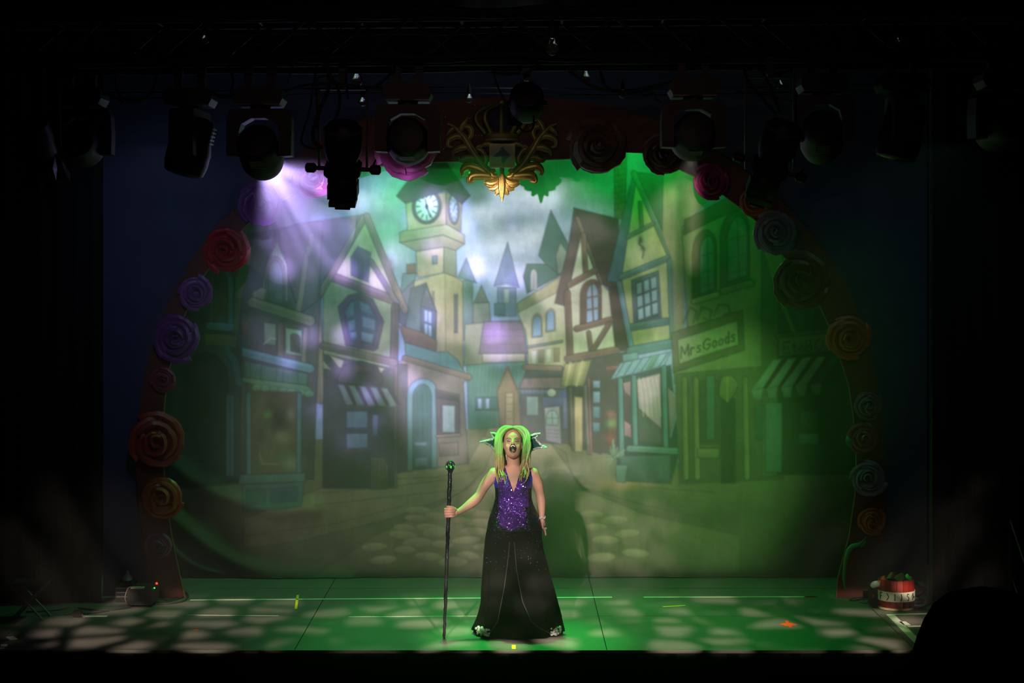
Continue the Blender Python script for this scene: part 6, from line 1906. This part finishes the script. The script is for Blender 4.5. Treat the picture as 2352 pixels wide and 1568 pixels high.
# ------------------------------------------------------------------ right: barrel and the things round it
Yb = floorY(1404) + 0.165
bx_ = (2058 - 1176) / S(Yb)
t = thing('barrel', 'small red barrel with a white lettered band beside the right arch foot', 'barrel', (bx_, Yb, 0))
RB, HB = 0.160, 0.262
M_STV = mat('barrel_red', (0.52, 0.12, 0.09), 0.45, var=0.3, scale=10)
NS = 18
for k in range(NS):
    a0, a1 = 2 * math.pi * k / NS + .012, 2 * math.pi * (k + 1) / NS - .012
    mb = MB()
    vs = []
    for z, r in ((0.0, RB * .985), (HB * .5, RB * 1.02), (HB, RB * .985)):
        for rr_ in (r, r - 0.014):
            for a in (a0, a1):
                vs.append((rr_ * math.cos(a), rr_ * math.sin(a), z))
    fs = []
    for i in range(2):
        o_ = i * 4
        fs += [(o_, o_ + 1, o_ + 5, o_ + 4), (o_ + 3, o_ + 2, o_ + 6, o_ + 7), (o_ + 1, o_ + 3, o_ + 7, o_ + 5), (o_ + 2, o_, o_ + 4, o_ + 6)]
    fs += [(0, 2, 3, 1), (8, 9, 11, 10)]
    local(MB().add(vs, fs), 'stave', M_STV, t)
local(MB().lathe([(RB * .97, .004), (RB * 1.012, .004), (RB * 1.015, .022), (RB * .97, .022)], 36), 'hoop', mat('hoop_cream', (0.78, 0.74, 0.58), 0.5), t)
local(MB().lathe([(RB * .9, .03), (RB * .97, .03), (RB * .97, .05), (RB * .9, .05)], 30), 'base_board', M_STV, t)
band = local(MB().lathe([(RB * 1.0, .080), (RB * 1.028, .080), (RB * 1.034, .165), (RB * 1.0, .165)], 54), 'label_band', mat('band_cream', (0.84, 0.86, 0.76), 0.5, var=0.08), t)
def glyph(strokes, a):
    mb = MB()
    for st in strokes:
        pts_ = []
        for u, v in st:
            w = a + (u - .5) * 0.20
            pts_.append((RB * 1.036 * math.cos(w), RB * 1.036 * math.sin(w), 0.092 + (1 - v) * 0.060))
        mb.tube(pts_, 0.0045, 5)
    local(mb, 'letter', mat('letter_dark', (0.14, 0.12, 0.10), 0.6), band)
for ch, deg in (([[(.1, 0), (.1, 1)], [(.1, 0), (.8, 0)], [(.1, .5), (.6, .5)]], -152), ([[(.2, 0), (.7, .4), (.7, .6), (.2, 1)]], -128), ([[(.5, 0), (.5, 1)]], -106), ([[(.4, 0), (.6, .5), (.4, 1)]], -86),
                ([[(.8, .1), (.3, 0), (.2, .3), (.8, .6), (.7, 1), (.2, .9)]], -64), ([[(.5, 0), (.1, .4), (.4, 1), (.8, .6), (.5, 0)]], -42)):
    glyph(ch, math.radians(deg))
def scrap(c, r, m, label, seed, name='cloth_scrap', flat=0.6):
    rr_ = random.Random(seed)
    mb = MB()
    nU = 10
    vs, fs = [Vector((0, 0, r * .5))], []
    for i in range(1, 4):
        for k in range(nU):
            a = 2 * math.pi * k / nU
            q = r * i / 3 * (1 + rr_.uniform(-.25, .3))
            vs.append(Vector((q * math.cos(a), q * math.sin(a) * flat, r * .5 * math.cos(i * .9) + rr_.uniform(-.25, .25) * r)))
    fs += [(0, 1 + k, 1 + (k + 1) % nU) for k in range(nU)]
    for i in range(2):
        fs += [(1 + i * nU + k, 1 + (i + 1) * nU + k, 1 + (i + 1) * nU + (k + 1) % nU, 1 + i * nU + (k + 1) % nU) for k in range(nU)]
    mb.add(vs, fs, Matrix.Translation(Vector(c)))
    o = mb.build(name, m, None, c, smooth='all')
    tag(o, label, 'scrap', 'scraps heaped in and round the barrel')
B = Vector((bx_, Yb, HB))
scrap(B + Vector((-.115, -.03, 0)), 0.06, mat('scrap_red', (0.85, 0.20, 0.08), 0.5), 'bright red-orange scrap at the left rim of the barrel', 1)
scrap(B + Vector((-.03, .02, .02)), 0.07, mat('scrap_scarlet', (0.75, 0.16, 0.10), 0.5), 'scarlet scrap heaped at the middle of the barrel mouth', 2)
scrap(B + Vector((.045, -.01, .02)), 0.065, mat('scrap_brown', (0.45, 0.30, 0.14), 0.7), 'brown twiggy scrap in the barrel right of the scarlet one', 3)
scrap(B + Vector((.110, .04, .005)), 0.055, mat('scrap_green', (0.40, 0.85, 0.45), 0.5), 'light green scrap at the right of the barrel mouth', 4)
scrap(B + Vector((.0, .0, -.06)), 0.135, mat('scrap_dark', (0.20, 0.16, 0.10), 0.8), 'dark filling packed inside the barrel', 5, flat=1.0)
# black lamp boxes behind the barrel
t, xa, xb, zt, Y, dp = box_thing('uplight_box', 'slim black uplight box close behind the left of the barrel', 'box', 2003, 2024, 1344, 1396, 0.16)
bb = MB().box(((xa + xb) / 2, Y + dp / 2, zt / 2), (xb - xa, dp, zt), bev=0.008).build('case', M_CAB, t)
sub(MB().box((xa + .012, Y - .004, zt * .55), (0.012, 0.008, 0.03)), 'red_tag', mat('tag_red', (0.7, 0.12, 0.06), 0.4), bb)
o = MB().tube(spline([(xa - .01, Y - .01, zt - .01), (xa + .03, Y - .03, zt + .02), (xa + .07, Y - .01, zt + .008), (xa + .085, Y + .03, zt + .02)], 5), [.012, .02, .026, .03, .03, .028, .03, .028, .026, .024, .022, .02, .018, .014, .01, .004], 8, flat=0.5).build('crumpled_gel', mat('gel_pale', (0.45, 0.58, 0.48), 0.5), None, (xa, Y, zt), smooth=True)
tag(o, 'pale crumpled gel sheet draped over the slim uplight box', 'gel')
Y2 = floorY(1388)
c = P(2108, 1365, Y2)
t = thing('floor_lantern', 'dark floor lantern with a pale hood to the right of the barrel', 'stage light', (c.x, Y2 + .08, 0))
MB().lathe([(0.07, 0.0), (0.08, 0.02), (0.08, 0.03), (0.03, 0.04), (0.03, 0.09)], 16, Matrix.Translation((c.x, Y2 + .08, 0))).build('foot_plate', M_CAB, t, smooth=True)
MB().lathe([(0.05, -.08), (0.075, -.06), (0.08, .05), (0.07, .06)], 16, Matrix.Translation((c.x, Y2 + .08, 0.15)) @ Matrix.Rotation(math.radians(-35), 4, 'Y')).build('can', M_CAB, t, smooth=True)
MB().prism([(c.x - .01, .215), (c.x + .05, .20), (c.x + .085, .165), (c.x + .02, .17)], Y2 - .02, Y2 + .12).build('hood', mat('hood_green', (0.22, 0.42, 0.30), 0.5), t)
floor_cable([(2000, 1372), (1985, 1372), (1965, 1374), (1952, 1378), (1960, 1380), (1985, 1376)], 0.006, 'looped cable lying in front of the right arch foot')
floor_cable([(2004, 1376), (1994, 1382), (1990, 1386), (1975, 1384)], 0.005, 'short cable end left of the slim uplight box')
floor_cable([(2110, 1398), (2122, 1394), (2140, 1386), (2160, 1377)], 0.005, 'thin cable leading right from the floor lantern into the dark')

# stair handrail in the dark at the right edge
t = thing('stair_handrail', 'slanting metal handrail of the side steps at the right edge', 'handrail', (4.25, 0.55, 0))
MR = mat('rail_metal', (0.45, 0.50, 0.46), 0.35, metal=0.5)
a0, a1 = P(2321, 1192, 0.6), P(2372, 1345, 0.35)
MB().tube([a0, a1], 0.011, 8).build('rail', MR, t, smooth=True)
b0, b1 = P(2326, 1328, 0.6), P(2374, 1470, 0.35)
MB().tube([b0, b1], 0.009, 8).build('rail', MR, t, smooth=True)
MB().tube([a0, (a0.x, a0.y, 0)], 0.013, 8).build('post', M_CAB, t)
MB().tube([a1, (a1.x, a1.y, 0)], 0.013, 8).build('post', M_CAB, t)
t = thing('folding_stool', 'dark folding stool barely visible at the left edge of the stage', 'stool', PF(60, 1425))
o0 = PF(62, 1425)
for s in (-1, 1):
    for k in (0, 1):
        MB().tube([o0 + Vector((-.14 * s, .22 * k, 0)), o0 + Vector((.14 * s, .22 * k, .30))], 0.010, 6).build('leg', mat('stool_metal', (0.30, 0.30, 0.28), 0.4, metal=0.4), t)
MB().box(o0 + Vector((0, .11, .31)), (0.32, 0.26, 0.02), bev=0.006).build('seat', M_CAB, t)

# ------------------------------------------------------------------ a spectator's head, close to the camera, bottom right
hy = -11.2
hc = P(2268, 1568, hy)
sp = thing('person', 'dark silhouette of a seated spectator seen from behind, cut by the bottom right corner', 'person', (hc.x, hy, -0.9))
bdy = MB()
bdy.loft([ering((hc.x, hy, z), rx, ry, 24) for z, rx, ry in ((1.35, .20, .14), (1.60, .23, .15), (1.78, .235, .14), (1.90, .215, .125), (1.97, .13, .10), (2.01, .07, .075), (2.08, .062, .07), (2.13, .07, .085), (2.20, .085, .10), (2.28, .092, .108), (2.36, .088, .104), (2.42, .065, .08), (2.445, .02, .03))])
for s in (-1, 1):
    bdy.tube([(hc.x + s * .20, hy, 1.86), (hc.x + s * .25, hy - .02, 1.65), (hc.x + s * .24, hy + .10, 1.42)], [0.065, 0.055, 0.045], 12)
    bdy.ball((hc.x + s * 0.093, hy, 2.24), (0.012, 0.022, 0.034), u=8, w=6)
dk = mat('spectator_dark', (0.04, 0.04, 0.04), 0.9, spec=0.05)
bdy.build('body', dk, sp, smooth=True)
hh = MB()
for i in range(40):
    a = 2 * math.pi * i / 40
    x, y = math.cos(a), math.sin(a)
    if y > 0.55:
        ends = 2.28
    else:
        ends = 2.09 + 0.03 * math.sin(i * 5.1)
    hh.tube(spline([(hc.x + .015 * x, hy + .02 * y, 2.462), (hc.x + .075 * x, hy + .085 * y, 2.435), (hc.x + .112 * x, hy + .122 * y, 2.33), (hc.x + .118 * x, hy + .120 * y, 2.22), (hc.x + .105 * x, hy + .11 * y, ends)], 4), [.016] * 13 + [.014, .011, .008, .004], 6)
hh.build('hair', dk, sp, smooth=True)

# ------------------------------------------------------------------ thin stage haze
hz = MB().box((0, 0.45, 2.005), (10.6, 5.3, 3.89)).build('stage_haze', None, None, (0, 0.45, 0.06))
def haze_mat(name, density):
    hm = bpy.data.materials.new(name)
    hm.use_nodes = True
    nt = hm.node_tree
    nt.nodes.clear()
    ou = N(nt, 'ShaderNodeOutputMaterial')
    vsn = N(nt, 'ShaderNodeVolumeScatter')
    vsn.inputs['Color'].default_value = (1, 1, 1, 1)
    vsn.inputs['Density'].default_value = density
    vsn.inputs['Anisotropy'].default_value = 0.0
    nt.links.new(vsn.outputs[0], ou.inputs['Volume'])
    return hm
def haze(o, m, label):
    o.data.materials.clear()
    o.data.materials.append(m)
    tag(o, label, 'haze', kind='stuff')
haze(hz, haze_mat('haze', HAZE), 'thin haze hanging in the air over the whole stage')
pl = MB().ball((-1.68, -0.75, 3.42), (0.46, 1.30, 0.55), u=28, w=18).build('stage_haze', None, None, (-1.68, -0.75, 3.42), smooth='all')
haze(pl, haze_mat('haze_plume', PLUME), 'denser plume of haze drifting through the lavender beam')
